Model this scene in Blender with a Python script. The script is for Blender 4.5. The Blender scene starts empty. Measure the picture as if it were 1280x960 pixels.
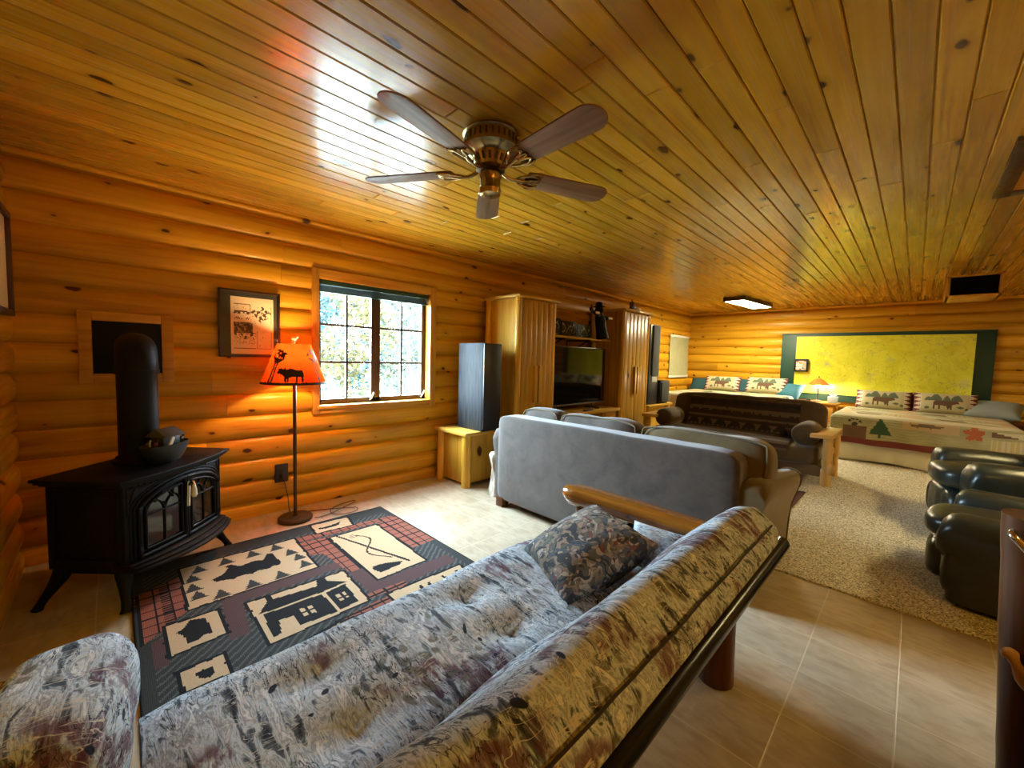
SKY, EXPO = 155.0, 0.0
L_FLUOR, L_BULB, L_BULB2, L_WARM = 120.0, 900.0, 900.0, 115.0
import bpy, bmesh, math, random
from mathutils import Vector, Matrix, noise as mnoise
random.seed(7)
SC = bpy.context.scene
COL = SC.collection
PI = math.pi
def R(a): return math.radians(a)
def V(*a): return Vector(a)

# ------------------------------------------------------------------ mesh builder
class MB:
    def __init__(s): s.bm = bmesh.new()
    def _mark(s): return len(s.bm.faces)
    def _set(s, n0, mi):
        s.bm.faces.ensure_lookup_table()
        for f in s.bm.faces[n0:]: f.material_index = mi
    def box(s, c, d, rot=None, bev=0.0, mi=0, seg=2):
        b = bmesh.new()
        bmesh.ops.create_cube(b, size=1.0)
        bmesh.ops.scale(b, vec=d, verts=b.verts)
        if bev > 0:
            bmesh.ops.bevel(b, geom=b.edges[:], offset=min(bev, min(d)*0.45), segments=seg, profile=0.5, affect='EDGES')
        M = Matrix.Translation(c)
        if rot is not None:
            M = M @ (rot.to_4x4() if len(rot) == 3 else rot)
        b.transform(M); s.join(b, mi); return s
    def bb(s, a, b, **k):   # box from two corners
        c = [(a[i]+b[i])/2 for i in range(3)]; d = [abs(b[i]-a[i]) for i in range(3)]
        return s.box(c, d, **k)
    def join(s, b, mi=None, M=None):
        if M is not None: b.transform(M)
        b.verts.index_update(); mp = [s.bm.verts.new(v.co) for v in b.verts]
        for f in b.faces:
            try: g = s.bm.faces.new([mp[v.index] for v in f.verts])
            except ValueError: continue
            g.material_index = f.material_index if mi is None else mi
        b.free()
    def tube(s, pts, r, seg=10, mi=0, cap=True, closed=False):
        pts = [Vector(p) for p in pts]; n = len(pts)
        rs = r if isinstance(r, (list, tuple)) else [r]*n
        rings = []; up = None
        for i, p in enumerate(pts):
            if closed: t = pts[(i+1) % n]-pts[i-1]
            else: t = pts[min(i+1, n-1)]-pts[max(i-1, 0)]
            if t.length < 1e-9: t = Vector((0, 0, 1))
            t.normalize()
            if up is None:
                up = t.orthogonal().normalized()
            up = (up-t*up.dot(t))
            if up.length < 1e-6: up = t.orthogonal()
            up.normalize(); w = t.cross(up)
            rings.append([s.bm.verts.new(p+(up*math.cos(2*PI*k/seg)+w*math.sin(2*PI*k/seg))*rs[i]) for k in range(seg)])
        m = n if closed else n-1
        for i in range(m):
            a, b = rings[i], rings[(i+1) % n]
            for k in range(seg):
                f = s.bm.faces.new((a[k], a[(k+1) % seg], b[(k+1) % seg], b[k])); f.material_index = mi
        if cap and not closed:
            f = s.bm.faces.new(rings[0][::-1]); f.material_index = mi
            f = s.bm.faces.new(rings[-1]); f.material_index = mi
        return s
    def lathe(s, prof, c=(0, 0, 0), seg=32, mi=0, M=None, sx=1, sy=1):
        b = bmesh.new(); rings = []
        for r, z in prof:
            rings.append([b.verts.new((r*math.cos(2*PI*k/seg)*sx, r*math.sin(2*PI*k/seg)*sy, z)) for k in range(seg)] if r > 1e-6 else [b.verts.new((0, 0, z))])
        for a, d in zip(rings, rings[1:]):
            for k in range(seg):
                q = [a[k % len(a)], a[(k+1) % len(a)], d[(k+1) % len(d)], d[k % len(d)]]
                u = []
                for v in q:
                    if v not in u: u.append(v)
                if len(u) > 2:
                    try: b.faces.new(u)
                    except ValueError: pass
        T = Matrix.Translation(c)
        if M is not None: T = T @ (M.to_4x4() if len(M) == 3 else M)
        b.transform(T); s.join(b, mi); return s
    def prism(s, poly, h, M=None, mi=0, bev=0):  # polygon in xy extruded 0..h in z
        b = bmesh.new()
        f = b.faces.new([b.verts.new((x, y, 0)) for x, y in poly])
        r = bmesh.ops.extrude_face_region(b, geom=[f])
        for v in [g for g in r['geom'] if isinstance(g, bmesh.types.BMVert)]: v.co.z += h
        bmesh.ops.recalc_face_normals(b, faces=b.faces)
        if bev: bmesh.ops.bevel(b, geom=b.edges[:], offset=bev, segments=2, affect='EDGES', profile=.5)
        if M is not None: b.transform(M)
        s.join(b, mi); return s
    def grid(s, nu, nv, pos, mat=None, mi=0, flip=False):
        vs = [[s.bm.verts.new(pos(i/nu, j/nv)) for j in range(nv+1)] for i in range(nu+1)]
        for i in range(nu):
            for j in range(nv):
                q = (vs[i][j], vs[i+1][j], vs[i+1][j+1], vs[i][j+1])
                f = s.bm.faces.new(q[::-1] if flip else q)
                f.material_index = mat((i+.5)/nu, (j+.5)/nv) if mat else mi
        return s
    def blob(s, c, d, q=4.0, n=10, rot=None, mi=0, fn=None, qz=None):
        """rounded cushion: cube sphere pushed to a superellipsoid of full size d"""
        b = bmesh.new(); bmesh.ops.create_cube(b, size=2.0)
        bmesh.ops.subdivide_edges(b, edges=b.edges[:], cuts=n, use_grid_fill=True)
        for v in b.verts:
            p = v.co
            m = (abs(p.x)**q+abs(p.y)**q+abs(p.z)**q)**(1/q)
            p = p/m
            if fn: p = fn(p)
            v.co = Vector((p.x*d[0]/2, p.y*d[1]/2, p.z*d[2]/2))
        M = Matrix.Translation(c)
        if rot is not None: M = M @ (rot.to_4x4() if len(rot) == 3 else rot)
        b.transform(M); s.join(b, mi); return s
    def sphere(s, c, r, seg=16, mi=0, sc=(1, 1, 1), rot=None):
        b = bmesh.new(); bmesh.ops.create_uvsphere(b, u_segments=seg, v_segments=max(6, seg//2), radius=1)
        M = Matrix.Translation(c)
        if rot is not None: M = M @ rot.to_4x4()
        M = M @ Matrix.Diagonal((r*sc[0], r*sc[1], r*sc[2], 1))
        b.transform(M); s.join(b, mi); return s
    def wobble(s, amp, sc, seed=0):
        for v in s.bm.verts:
            o = mnoise.noise_vector(v.co*sc+Vector((seed*7.1, seed*3.3, seed)))
            v.co += o*amp
        return s
    def build(s, name, mats, parent=None, local=False, sharp=38):
        bmesh.ops.recalc_face_normals(s.bm, faces=s.bm.faces)
        ca = math.radians(sharp)
        for f in s.bm.faces: f.smooth = True
        for e in s.bm.edges:
            if len(e.link_faces) == 2: e.smooth = e.calc_face_angle(0) < ca
        me = bpy.data.meshes.new(name); s.bm.to_mesh(me); s.bm.free()
        for m in (mats if isinstance(mats, (list, tuple)) else [mats]): me.materials.append(m)
        o = bpy.data.objects.new(name, me); COL.objects.link(o)
        if parent is not None:
            root = parent
            while root.parent: root = root.parent
            if not local:
                Mw = Matrix.Translation(root.location) @ root.rotation_euler.to_matrix().to_4x4()
                me.transform(Mw.inverted())
            o.parent = parent
        return o

def tag(o, label=None, cat=None, group=None, kind=None):
    if label: o['label'] = label
    if cat: o['category'] = cat
    if group: o['group'] = group
    if kind: o['kind'] = kind
    return o
def thing(name, label, cat, loc=(0, 0, 0), rz=0, group=None):
    o = bpy.data.objects.new(name, None); COL.objects.link(o)
    o.location = loc; o.rotation_euler = (0, 0, rz); o.empty_display_size = .1
    return tag(o, label, cat, group)
def copy_thing(o, parent=None):
    c = o.copy(); COL.objects.link(c)
    if parent is not None: c.parent = parent
    for ch in [x for x in bpy.data.objects if x.parent == o]: copy_thing(ch, c)
    return c
def inpoly(x, y, P):
    r = False; n = len(P); j = n-1
    for i in range(n):
        xi, yi = P[i]; xj, yj = P[j]
        if (yi > y) != (yj > y) and x < (xj-xi)*(y-yi)/(yj-yi)+xi: r = not r
        j = i
    return r
def rz(a): return Matrix.Rotation(a, 3, 'Z')
def rx(a): return Matrix.Rotation(a, 3, 'X')
def ry(a): return Matrix.Rotation(a, 3, 'Y')

# ------------------------------------------------------------------ materials
def S(r, g, b):   # 0..255 sRGB -> linear
    f = lambda c: (c/255/12.92) if c/255 <= .04045 else ((c/255+.055)/1.055)**2.4
    return (f(r), f(g), f(b), 1)
class NT:
    def __init__(s, name, rough=.6, metal=0, spec=.5, base=(.5, .5, .5, 1)):
        s.m = bpy.data.materials.new(name); s.m.use_nodes = True; s.t = s.m.node_tree
        s.b = s.t.nodes['Principled BSDF']
        s.b.inputs['Base Color'].default_value = base; s.b.inputs['Roughness'].default_value = rough
        s.b.inputs['Metallic'].default_value = metal; s.b.inputs['Specular IOR Level'].default_value = spec
        s._tc = None
    def N(s, ty, **k):
        n = s.t.nodes.new(ty)
        for a, v in k.items(): setattr(n, a, v)
        return n
    def L(s, a, b): s.t.links.new(a, b)
    def co(s, scale=(1, 1, 1), rot=(0, 0, 0), loc=(0, 0, 0)):
        if s._tc is None: s._tc = s.N('ShaderNodeTexCoord')
        m = s.N('ShaderNodeMapping')
        m.inputs['Scale'].default_value = scale; m.inputs['Rotation'].default_value = rot; m.inputs['Location'].default_value = loc
        s.L(s._tc.outputs['Object'], m.inputs['Vector']); return m.outputs['Vector']
    def add(s, vec, off):
        n = s.N('ShaderNodeVectorMath', operation='ADD'); s.L(vec, n.inputs[0]); s.L(off, n.inputs[1]); return n.outputs[0]
    def noise(s, vec, scale=5, detail=3, rough=.5, dist=0, col=False):
        n = s.N('ShaderNodeTexNoise'); n.inputs['Scale'].default_value = scale; n.inputs['Detail'].default_value = detail
        n.inputs['Roughness'].default_value = rough; n.inputs['Distortion'].default_value = dist
        s.L(vec, n.inputs['Vector']); return n.outputs['Color' if col else 'Fac']
    def vor(s, vec, scale=5, feat='F1', out='Distance', rand=1):
        n = s.N('ShaderNodeTexVoronoi', feature=feat); n.inputs['Scale'].default_value = scale
        n.inputs['Randomness'].default_value = rand
        s.L(vec, n.inputs['Vector']); return n.outputs[out]
    def wave(s, vec, scale=5, dist=2, detail=2, dir='X', ds=1):
        n = s.N('ShaderNodeTexWave', bands_direction=dir); n.inputs['Scale'].default_value = scale
        n.inputs['Distortion'].default_value = dist; n.inputs['Detail'].default_value = detail; n.inputs['Detail Scale'].default_value = ds
        s.L(vec, n.inputs['Vector']); return n.outputs['Fac']
    def ramp(s, fac, stops, interp='LINEAR'):
        n = s.N('ShaderNodeValToRGB'); cr = n.color_ramp; cr.interpolation = interp
        while len(cr.elements) < len(stops): cr.elements.new(.5)
        for e, (p, c) in zip(cr.elements, stops):
            e.position = p; e.color = c if len(c) == 4 else (*c, 1)
        s.L(fac, n.inputs[0]); return n.outputs[0]
    def mr(s, fac, a, b, c=0, d=1):
        n = s.N('ShaderNodeMapRange'); 
        for i, v in zip((1, 2, 3, 4), (a, b, c, d)): n.inputs[i].default_value = v
        s.L(fac, n.inputs[0]); return n.outputs[0]
    def math(s, op, a, b=0):
        n = s.N('ShaderNodeMath', operation=op)
        for i, v in ((0, a), (1, b)):
            if isinstance(v, (int, float)): n.inputs[i].default_value = v
            else: s.L(v, n.inputs[i])
        return n.outputs[0]
    def mix(s, fac, a, b, blend='MIX'):
        n = s.N('ShaderNodeMix', data_type='RGBA', blend_type=blend)
        for i, v in ((0, fac), (6, a), (7, b)):
            if isinstance(v, (int, float)): n.inputs[i].default_value = v
            elif isinstance(v, tuple): n.inputs[i].default_value = v
            else: s.L(v, n.inputs[i])
        return n.outputs[2]
    def island(s): return s.N('ShaderNodeNewGeometry').outputs['Random Per Island']
    def base(s, c): s.L(c, s.b.inputs['Base Color']); return s
    def rough(s, c): s.L(c, s.b.inputs['Roughness']); return s
    def bump(s, h, strength=.3, dist=.01):
        n = s.N('ShaderNodeBump'); n.inputs['Strength'].default_value = strength; n.inputs['Distance'].default_value = dist
        s.L(h, n.inputs['Height']); s.L(n.outputs[0], s.b.inputs['Normal']); return s
def plain(name, c, rough=.6, metal=0, spec=.5): return NT(name, rough, metal, spec, c).m

def pine(name, axis, light, mid, dark, rough=.35, knots=1.0, kscale=3.2, var=.35, coat=0.0, bump=.15, flat=None):
    """knotty pine with the grain along axis"""
    t = NT(name, rough, spec=.2); i = 'XYZ'.index(axis)
    isl = t.island()
    off = t.N('ShaderNodeCombineXYZ')
    for k in range(3): t.L(t.math('MULTIPLY', isl, (37.0, 11.0, 23.0)[k]), off.inputs[k])
    sc = [9.0, 9.0, 9.0]; sc[i] = .55
    g = t.add(t.co(tuple(sc)), off.outputs[0])
    n1 = t.noise(g, 1.6, 5, .6, .8)
    sc2 = [60.0, 60.0, 60.0]; sc2[i] = 1.2
    n2 = t.noise(t.add(t.co(tuple(sc2)), off.outputs[0]), 1.0, 3, .5)
    c = t.ramp(n1, [(.25, dark), (.45, mid), (.7, light)])
    c = t.mix(t.mr(n2, .35, .75, 0, .35), c, dark)
    br = t.mr(isl, 0, 1, 1-var, 1+var*.55)
    cm = t.N('ShaderNodeCombineColor')
    for k in range(3): t.L(br, cm.inputs[k])
    c = t.mix(1.0, c, cm.outputs[0], 'MULTIPLY')
    ks = [kscale*1.0]*3; ks[i] = kscale*.55
    kv = t.add(t.co(tuple(ks)), off.outputs[0])
    kvd = t.N('ShaderNodeVectorMath', operation='ADD'); t.L(kv, kvd.inputs[0])
    nz = t.N('ShaderNodeVectorMath', operation='SCALE'); t.L(t.noise(kv, 5, 2, col=True), nz.inputs[0]); nz.inputs['Scale'].default_value = .12
    t.L(nz.outputs[0], kvd.inputs[1])
    kvec = kvd.outputs[0]
    if flat:     # knots laid out on the board face
        sx = t.N('ShaderNodeSeparateXYZ'); t.L(kvec, sx.inputs[0]); cx = t.N('ShaderNodeCombineXYZ')
        for q, ax in enumerate([a for a in 'XYZ' if a != flat]): t.L(sx.outputs['XYZ'.index(ax)], cx.inputs[q])
        kvec = cx.outputs[0]
    def kvor(out):
        n = t.N('ShaderNodeTexVoronoi', feature='F1', voronoi_dimensions='2D' if flat else '3D'); n.inputs['Scale'].default_value = 1.0
        t.L(kvec, n.inputs['Vector']); return n.outputs[out]
    d = kvor('Distance')
    rnd = t.N('ShaderNodeSeparateColor'); t.L(kvor('Color'), rnd.inputs[0])
    size = t.mr(rnd.outputs[0], .35, 1.0, 0.0, .085*knots)
    k = t.mr(t.math('SUBTRACT', d, size), -.012, .022, 1, 0)
    k = t.math('MULTIPLY', k, t.math('GREATER_THAN', size, .008))
    halo = t.math('MULTIPLY', t.mr(t.math('SUBTRACT', d, size), 0, .12, .45, 0), t.math('GREATER_THAN', size, .008))
    c = t.mix(halo, c, dark)
    c = t.mix(k, c, (dark[0]*.22, dark[1]*.16, dark[2]*.2, 1))
    t.base(c)
    t.rough(t.mr(n2, .3, .8, rough*.8, rough*1.3))
    if bump: t.bump(n2, bump, .002)
    t.b.inputs['Coat Weight'].default_value = coat; t.b.inputs['Coat Roughness'].default_value = .17
    return t.m
PL, PM, PD = (.72, .39, .022, 1), (.62, .31, .014, 1), (.38, .155, .008, 1)
M = {}
M['log_y'] = pine('log_siding_along_y', 'Y', PL, PM, PD, .42, 1.0, 4.4, .2, coat=.10, flat='X')
M['log_x'] = pine('log_siding_along_x', 'X', PL, PM, PD, .42, 1.0, 4.4, .2, coat=.10, flat='Y')
M['ceil'] = pine('ceiling_boards', 'Y', (.62, .345, .028, 1), (.54, .28, .018, 1), (.34, .15, .009, 1), .26, 1.1, 4.0, .2, coat=.45, flat='Z')
M['pine_z'] = pine('armoire_pine', 'Z', (.66, .40, .05, 1), (.56, .31, .032, 1), (.33, .15, .014, 1), .34, 1.7, 5.0, .2, coat=.25)
M['pine_y'] = pine('pine_top_along_y', 'Y', (.70, .44, .085, 1), (.60, .35, .055, 1), (.37, .17, .02, 1), .32, .7, 4.0, .15, coat=.3)
M['pine_x'] = pine('pine_along_x', 'X', (.74, .42, .085, 1), (.64, .33, .055, 1), (.40, .17, .022, 1), .32, .7, 4.0, .15, coat=.3)
M['casing'] = pine('casing_pine_vertical', 'Z', (.68, .36, .055, 1), (.60, .29, .04, 1), (.38, .15, .016, 1), .38, .6, 4.0, .12)
M['casing_y'] = pine('casing_pine_horizontal', 'Y', (.68, .36, .055, 1), (.60, .29, .04, 1), (.38, .15, .016, 1), .38, .6, 4.0, .12)
M['redwood'] = pine('red_stained_log', 'Z', (.125, .050, .014, 1), (.085, .030, .009, 1), (.025, .009, .004, 1), .42, 1.4, 5.0, .15, coat=.12)
M['redwood_x'] = pine('red_stained_log_x', 'X', (.115, .040, .014, 1), (.08, .025, .009, 1), (.03, .009, .004, 1), .34, .8, 4.0, .15, coat=.3)
M['armlog'] = pine('varnished_arm_log', 'X', (.36, .150, .02, 1), (.26, .095, .012, 1), (.10, .032, .006, 1), .14, 1.2, 6.0, .1, coat=.9)
M['palelog'] = pine('peeled_log', 'Z', (.62, .40, .14, 1), (.50, .29, .085, 1), (.24, .11, .03, 1), .42, 1.3, 5.0, .15)
M['palelog_x'] = pine('peeled_log_x', 'X', (.62, .40, .14, 1), (.50, .29, .085, 1), (.24, .11, .03, 1), .42, 1.0, 5.0, .15)
M['fanblade'] = pine('fan_blade_oak', 'X', (.34, .19, .085, 1), (.22, .115, .05, 1), (.06, .028, .013, 1), .5, 0, 6, .05, bump=0)
M['iron'] = plain('black_cast_iron', (.0035, .0035, .0032, 1), .5, spec=.18)
t = NT('stove_iron', .5, spec=.18, base=(.003, .003, .003, 1)); t.bump(t.noise(t.co(), 180, 3), .12, .002); M['stove'] = t.m
M['blackmetal'] = plain('black_painted_metal', (.012, .012, .013, 1), .22, .6)
M['chrome'] = plain('chrome', (.75, .72, .66, 1), .18, 1)
M['porcelain'] = plain('white_porcelain', (.75, .74, .68, 1), .25)
M['brass'] = plain('antique_brass', (.40, .27, .11, 1), .27, 1)
M['brassdark'] = plain('dark_brass', (.10, .065, .03, 1), .4, 1)
M['bronze'] = plain('brown_lamp_metal', (.075, .042, .016, 1), .4, .5)
M['blackplastic'] = plain('black_plastic', (.010, .010, .011, 1), .38)
M['green'] = plain('dark_green_paint', (.006, .045, .030, 1), .5)
M['white'] = plain('white_paint', (.75, .74, .70, 1), .5)
M['paper'] = plain('cream_paper', (.72, .66, .50, 1), .7)
M['ink'] = plain('dark_ink', (.03, .025, .02, 1), .7)
M['greyink'] = plain('grey_ink', (.28, .24, .17, 1), .7)
M['sash'] = plain('brown_window_sash', (.085, .042, .018, 1), .5, spec=.25)

# floor tiles: grid from world coordinates
t = NT('beige_floor_tile', .33)
v = t.co((1/.3, 1/.3, 1/.3), loc=(-.028/.3, -2.02/.3, 0))
bk = t.N('ShaderNodeTexBrick', offset=0.0, squash=1.0)
bk.inputs['Scale'].default_value = 1.0; bk.inputs['Mortar Size'].default_value = .011; bk.inputs['Mortar Smooth'].default_value = .3
bk.inputs['Brick Width'].default_value = 1.0; bk.inputs['Row Height'].default_value = 1.0; bk.inputs['Bias'].default_value = 0
bk.inputs['Color1'].default_value = (.38, .305, .20, 1); bk.inputs['Color2'].default_value = (.335, .265, .17, 1); bk.inputs['Mortar'].default_value = (.46, .39, .27, 1)
t.L(v, bk.inputs['Vector'])
n1 = t.noise(t.co(), 5, 6, .62, .6); n2 = t.noise(t.co((1, 3, 1), rot=(0, 0, .6)), 9, 5, .6, .4)
c = t.mix(t.mr(n1, .38, .62, 0, .65), bk.outputs['Color'], (.47, .40, .29, 1))
c = t.mix(t.mr(n2, .46, .68, 0, .45), c, (.22, .155, .09, 1))
c = t.mix(t.math('MULTIPLY', bk.outputs['Fac'], .9), c, (.48, .40, .28, 1))
t.base(c); t.bump(t.math('SUBTRACT', t.math('MULTIPLY', n1, .15), bk.outputs['Fac']), .35, .003); M['tile'] = t.m
# carpet
t = NT('berber_carpet', .95, spec=.1)
n1 = t.noise(t.co(), 120, 3, .8); n2 = t.noise(t.co(), 40, 2)
c = t.ramp(n1, [(.41, (.15, .13, .09, 1)), (.5, (.52, .48, .37, 1)), (.57, (.82, .78, .64, 1))])
t.base(c); t.bump(t.math('ADD', n1, t.math('MULTIPLY', n2, .4)), .8, .006); M['carpet'] = t.m

def woodland(name, k=1.0):
    """futon print: blue grey streaks, burgundy, olive, dark berries and pale needles"""
    t = NT(name, .85, spec=.15)
    w = t.N('ShaderNodeVectorMath', operation='SCALE'); t.L(t.noise(t.co(), 3.0, 2, col=True), w.inputs[0]); w.inputs['Scale'].default_value = .35
    def wc(scale, rot=(0, 0, 0)):
        return t.add(t.co(scale, rot), w.outputs[0])
    n1 = t.noise(wc((4.5, 19, 13), (0, 0, .5)), 1.9, 5, .62, .6)
    c = t.ramp(n1, [(.30, (.016, .018, .022, 1)), (.40, (.10, .12, .14, 1)), (.48, (.52, .60, .65, 1)), (.55, (.24, .27, .30, 1)), (.62, (.68, .73, .75, 1)), (.72, (.055, .06, .065, 1))])
    a = t.mr(t.noise(wc((1, 1, 1)), 4.2, 2), .55, .60, 0, .8)            # burgundy patches
    a = t.math('MULTIPLY', a, t.mr(t.noise(wc((8, 22, 14), (0, 0, .9)), 2, 3), .40, .52, 0, 1))
    c = t.mix(a, c, (.105, .032, .048, 1))
    o = t.mr(t.noise(t.add(t.co(loc=(5, 3, 1)), w.outputs[0]), 3.6, 2), .55, .62, 0, .8)   # olive/tan leaves
    lf = t.vor(wc((1, 1.7, 1.3), (0, 0, .7)), 17)
    o = t.math('MULTIPLY', o, t.mr(lf, .32, .40, 1, 0))
    c = t.mix(o, c, (.13, .125, .085, 1))
    # dark sketch lines and pale needles from cell edges
    e1 = t.math('ABSOLUTE', t.math('SUBTRACT', t.noise(wc((1.0, 3.2, 2.0), (0, 0, .4)), 14, 3, .55, .8), .5))
    m1 = t.math('MULTIPLY', t.mr(e1, .008, .020, 1, 0), t.mr(t.noise(t.co(loc=(2, 8, 4)), 5, 2), .44, .52, 0, .9))
    c = t.mix(m1, c, (.018, .018, .018, 1))
    e2 = t.math('ABSOLUTE', t.math('SUBTRACT', t.noise(wc((4.5, 1.0, 2.4), (0, 0, -.5)), 12, 2, .5, .5), .5))
    m2 = t.math('MULTIPLY', t.mr(e2, .006, .018, 1, 0), t.mr(t.noise(t.co(loc=(7, 1, 4)), 4.5, 2), .48, .54, 0, .85))
    c = t.mix(m2, c, (.56, .54, .47, 1))
    b = t.vor(wc((1, 1, 1)), 14.0)
    bm_ = t.math('MULTIPLY', t.mr(b, .13, .16, 1, 0), t.math('GREATER_THAN', t.noise(t.co(loc=(1, 5, 9)), 3.4, 1), .54))
    c = t.mix(bm_, c, (.016, .020, .030, 1))
    t.base(c)
    h = t.math('ADD', t.noise(t.co(), 9, 3), t.math('MULTIPLY', t.noise(t.co(), 150, 2), .12))
    t.bump(h, .5, .018); return t.m
M['futon'] = woodland('woodland_print_fabric')
# leaf print pillow
t = NT('leaf_print_pillow', .85, spec=.15)
w = t.N('ShaderNodeVectorMath', operation='SCALE'); t.L(t.noise(t.co(), 9, 2, col=True), w.inputs[0]); w.inputs['Scale'].default_value = .45
vv = t.add(t.co((1, 1.6, 1.0), (.3, 0, .6)), w.outputs[0])
sp = t.N('ShaderNodeSeparateColor'); t.L(t.vor(vv, 26, out='Color'), sp.inputs[0])
c = t.ramp(sp.outputs[0], [(0, (.05, .055, .06, 1)), (.2, (.20, .17, .13, 1)), (.4, (.38, .34, .27, 1)), (.55, (.11, .12, .10, 1)), (.7, (.28, .22, .16, 1)), (.85, (.09, .11, .13, 1)), (.95, (.17, .075, .06, 1))], 'CONSTANT')
e = t.vor(vv, 26, 'DISTANCE_TO_EDGE'); c = t.mix(t.mr(e, .015, .05, .8, 0), c, (.04, .038, .033, 1))
t.base(c); t.bump(t.noise(t.co(), 12, 3), .4, .01); M['leafpillow'] = t.m
# microfibre
def suede(name, a, b):
    t = NT(name, .9, spec=.12)
    n = t.noise(t.co((1, 1, 1)), 7, 5, .65, .4)
    t.base(t.ramp(n, [(.3, a), (.7, b)])); t.b.inputs['Sheen Weight'].default_value = .35; t.b.inputs['Sheen Roughness'].default_value = .5
    t.bump(t.noise(t.co(), 40, 3), .15, .004); return t.m
M['suede'] = suede('grey_brown_microfibre', (.052, .041, .030, 1), (.092, .074, .057, 1))
M['suede_tan'] = suede('tan_brown_microfibre', (.090, .064, .022, 1), (.135, .098, .036, 1))
M['brownsuede'] = suede('dark_brown_futon_cover', (.058, .036, .014, 1), (.088, .056, .022, 1))
t = NT('dark_green_leather', .33, spec=.5)
n = t.noise(t.co(), 6, 3); t.base(t.ramp(n, [(.3, (.014, .018, .013, 1)), (.7, (.028, .034, .025, 1))])); t.bump(t.noise(t.co(), 16, 4), .25, .01); M['leather'] = t.m
# ------------------------------------------------------------------ the room
XL, YF, YN, XR, HC = -3.565, 9.06, -.39, 2.6, 2.36
PITCH, Z0 = .17, -.063
def log_rows(lo, hi, place, skip=None, seed=1, prot=.036, base=.026):
    """half round log siding: place(u along, d out of the wall, z) ; skip(z0,z1)-> (u0,u1) cut out"""
    mb = MB(); rnd = random.Random(seed); ns = 10
    k = 0
    while Z0+PITCH*k < HC:
        z0, z1 = Z0+PITCH*k, Z0+PITCH*(k+1); k += 1
        cuts = [lo]; u = lo+rnd.uniform(.6, 3.2)
        while u < hi-.5: cuts.append(u); u += rnd.uniform(1.6, 3.8)
        cuts.append(hi); spans = list(zip(cuts, cuts[1:]))
        for (s0, s1) in (skip(z0, z1) if skip else []):
            new = []
            for a, b in spans:
                if b <= s0 or a >= s1: new.append((a, b)); continue
                if a < s0: new.append((a, s0))
                if b > s1: new.append((s1, b))
            spans = new
        for a, b in spans:
            a2, b2 = a+.0008, b-.0008
            nu = max(1, int((b-a)/.5))
            prof = []
            for j in range(ns+1):
                tt = j/ns; d = -base+prot*(1-abs(2*tt-1)**3.4)
                z = min(max(z0+(z1-z0)*tt, 0.0), HC); prof.append((d, z))
            bm = mb.bm; rows = []
            for i in range(nu+1):
                u = a2+(b2-a2)*i/nu
                rows.append([bm.verts.new(place(u, d+.003*mnoise.noise(Vector((u*1.3, z*3, seed))), z)) for d, z in prof])
            for i in range(nu):
                for j in range(ns): bm.faces.new((rows[i][j], rows[i+1][j], rows[i+1][j+1], rows[i][j+1]))
            for e in (0, -1):   # end caps
                pb = [bm.verts.new(place(a2 if e == 0 else b2, -base-.02, z)) for z in (prof[-1][1], prof[0][1])]
                try: bm.faces.new(rows[e]+pb)
                except ValueError: pass
    return mb
# floor
mb = MB(); mb.bb((XL-.15, YN-.15, -.12), (XR+.15, 2.92, 0)); tag(mb.build('floor', M['tile']), 'beige square floor tiles under the stove, rug and near futon', kind='structure')
mb = MB(); mb.bb((XL-.15, 2.92, -.12), (XR+.15, YF+.15, .012), bev=.008); tag(mb.build('floor', M['carpet']), 'speckled beige berber carpet over the far half of the room', kind='structure')
# ceiling: tongue and groove boards running towards the far wall
mb = MB(); rnd = random.Random(3); BW = .1042
x = .086-BW*36
while x < XR:
    y = YN-.05
    x0, x1 = max(x, XL-.04), min(x+BW, XR+.05)
    if x1 > x0+.02:
        while y < YF+.05:
            ln = rnd.choice([1.9, 2.4, 3.0, 3.6])*rnd.uniform(.8, 1.1); y1 = min(y+ln, YF+.05)
            mb.bb((x0+.0012, y+.0008, HC), (x1-.0012, y1-.0008, HC+.02), bev=.0045, seg=1)
            y = y1
    x += BW
mb.bb((XL-.2, YN-.2, HC+.014), (XR+.2, YF+.2, HC+.12))
tag(mb.build('ceiling', M['ceil'], sharp=20), kind='structure')

# left wall with the window
WY0, WY1, WZ0, WZ1 = 1.245, 2.335, .835, 1.905
def skipw(z0, z1): return [(1.20, 2.385)] if z0 > .78 and z1 < 1.98 else []
mb = log_rows(YN-.03, YF+.03, lambda u, d, z: Vector((XL+d, u, z)), skipw, 5)
for a, b in (((XL-.20, YN-.2, -.1), (XL-.04, 1.20, HC+.1)), ((XL-.20, 2.385, -.1), (XL-.04, YF+.2, HC+.1)), ((XL-.20, 1.20, -.1), (XL-.04, 2.385, .787)), ((XL-.20, 1.20, 1.977), (XL-.04, 2.385, HC+.1))):
    mb.bb(a, b)
tag(mb.build('wall_left', M['log_y'], sharp=50), kind='structure')
mb = log_rows(XL-.03, XR+.03, lambda u, d, z: Vector((u, YF-d, z)), None, 11); mb.bb((XL-.2, YF+.04, -.1), (XR+.2, YF+.2, HC+.1))
tag(mb.build('wall_far', M['log_x'], sharp=50), kind='structure')
mb = log_rows(XL-.03, XR+.03, lambda u, d, z: Vector((u, YN+d, z)), None, 17); mb.bb((XL-.2, YN-.2, -.1), (XR+.2, YN-.04, HC+.1))
tag(mb.build('wall_near', M['log_x'], sharp=50), kind='structure')
# right wall (out of the frame)
mb = log_rows(YN-.03, YF+.03, lambda u, d, z: Vector((XR-d, u, z)), None, 23); mb.bb((XR+.04, YN-.2, -.1), (XR+.2, YF+.2, HC+.1))
tag(mb.build('wall_right', M['log_y'], sharp=50), kind='structure')

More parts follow.
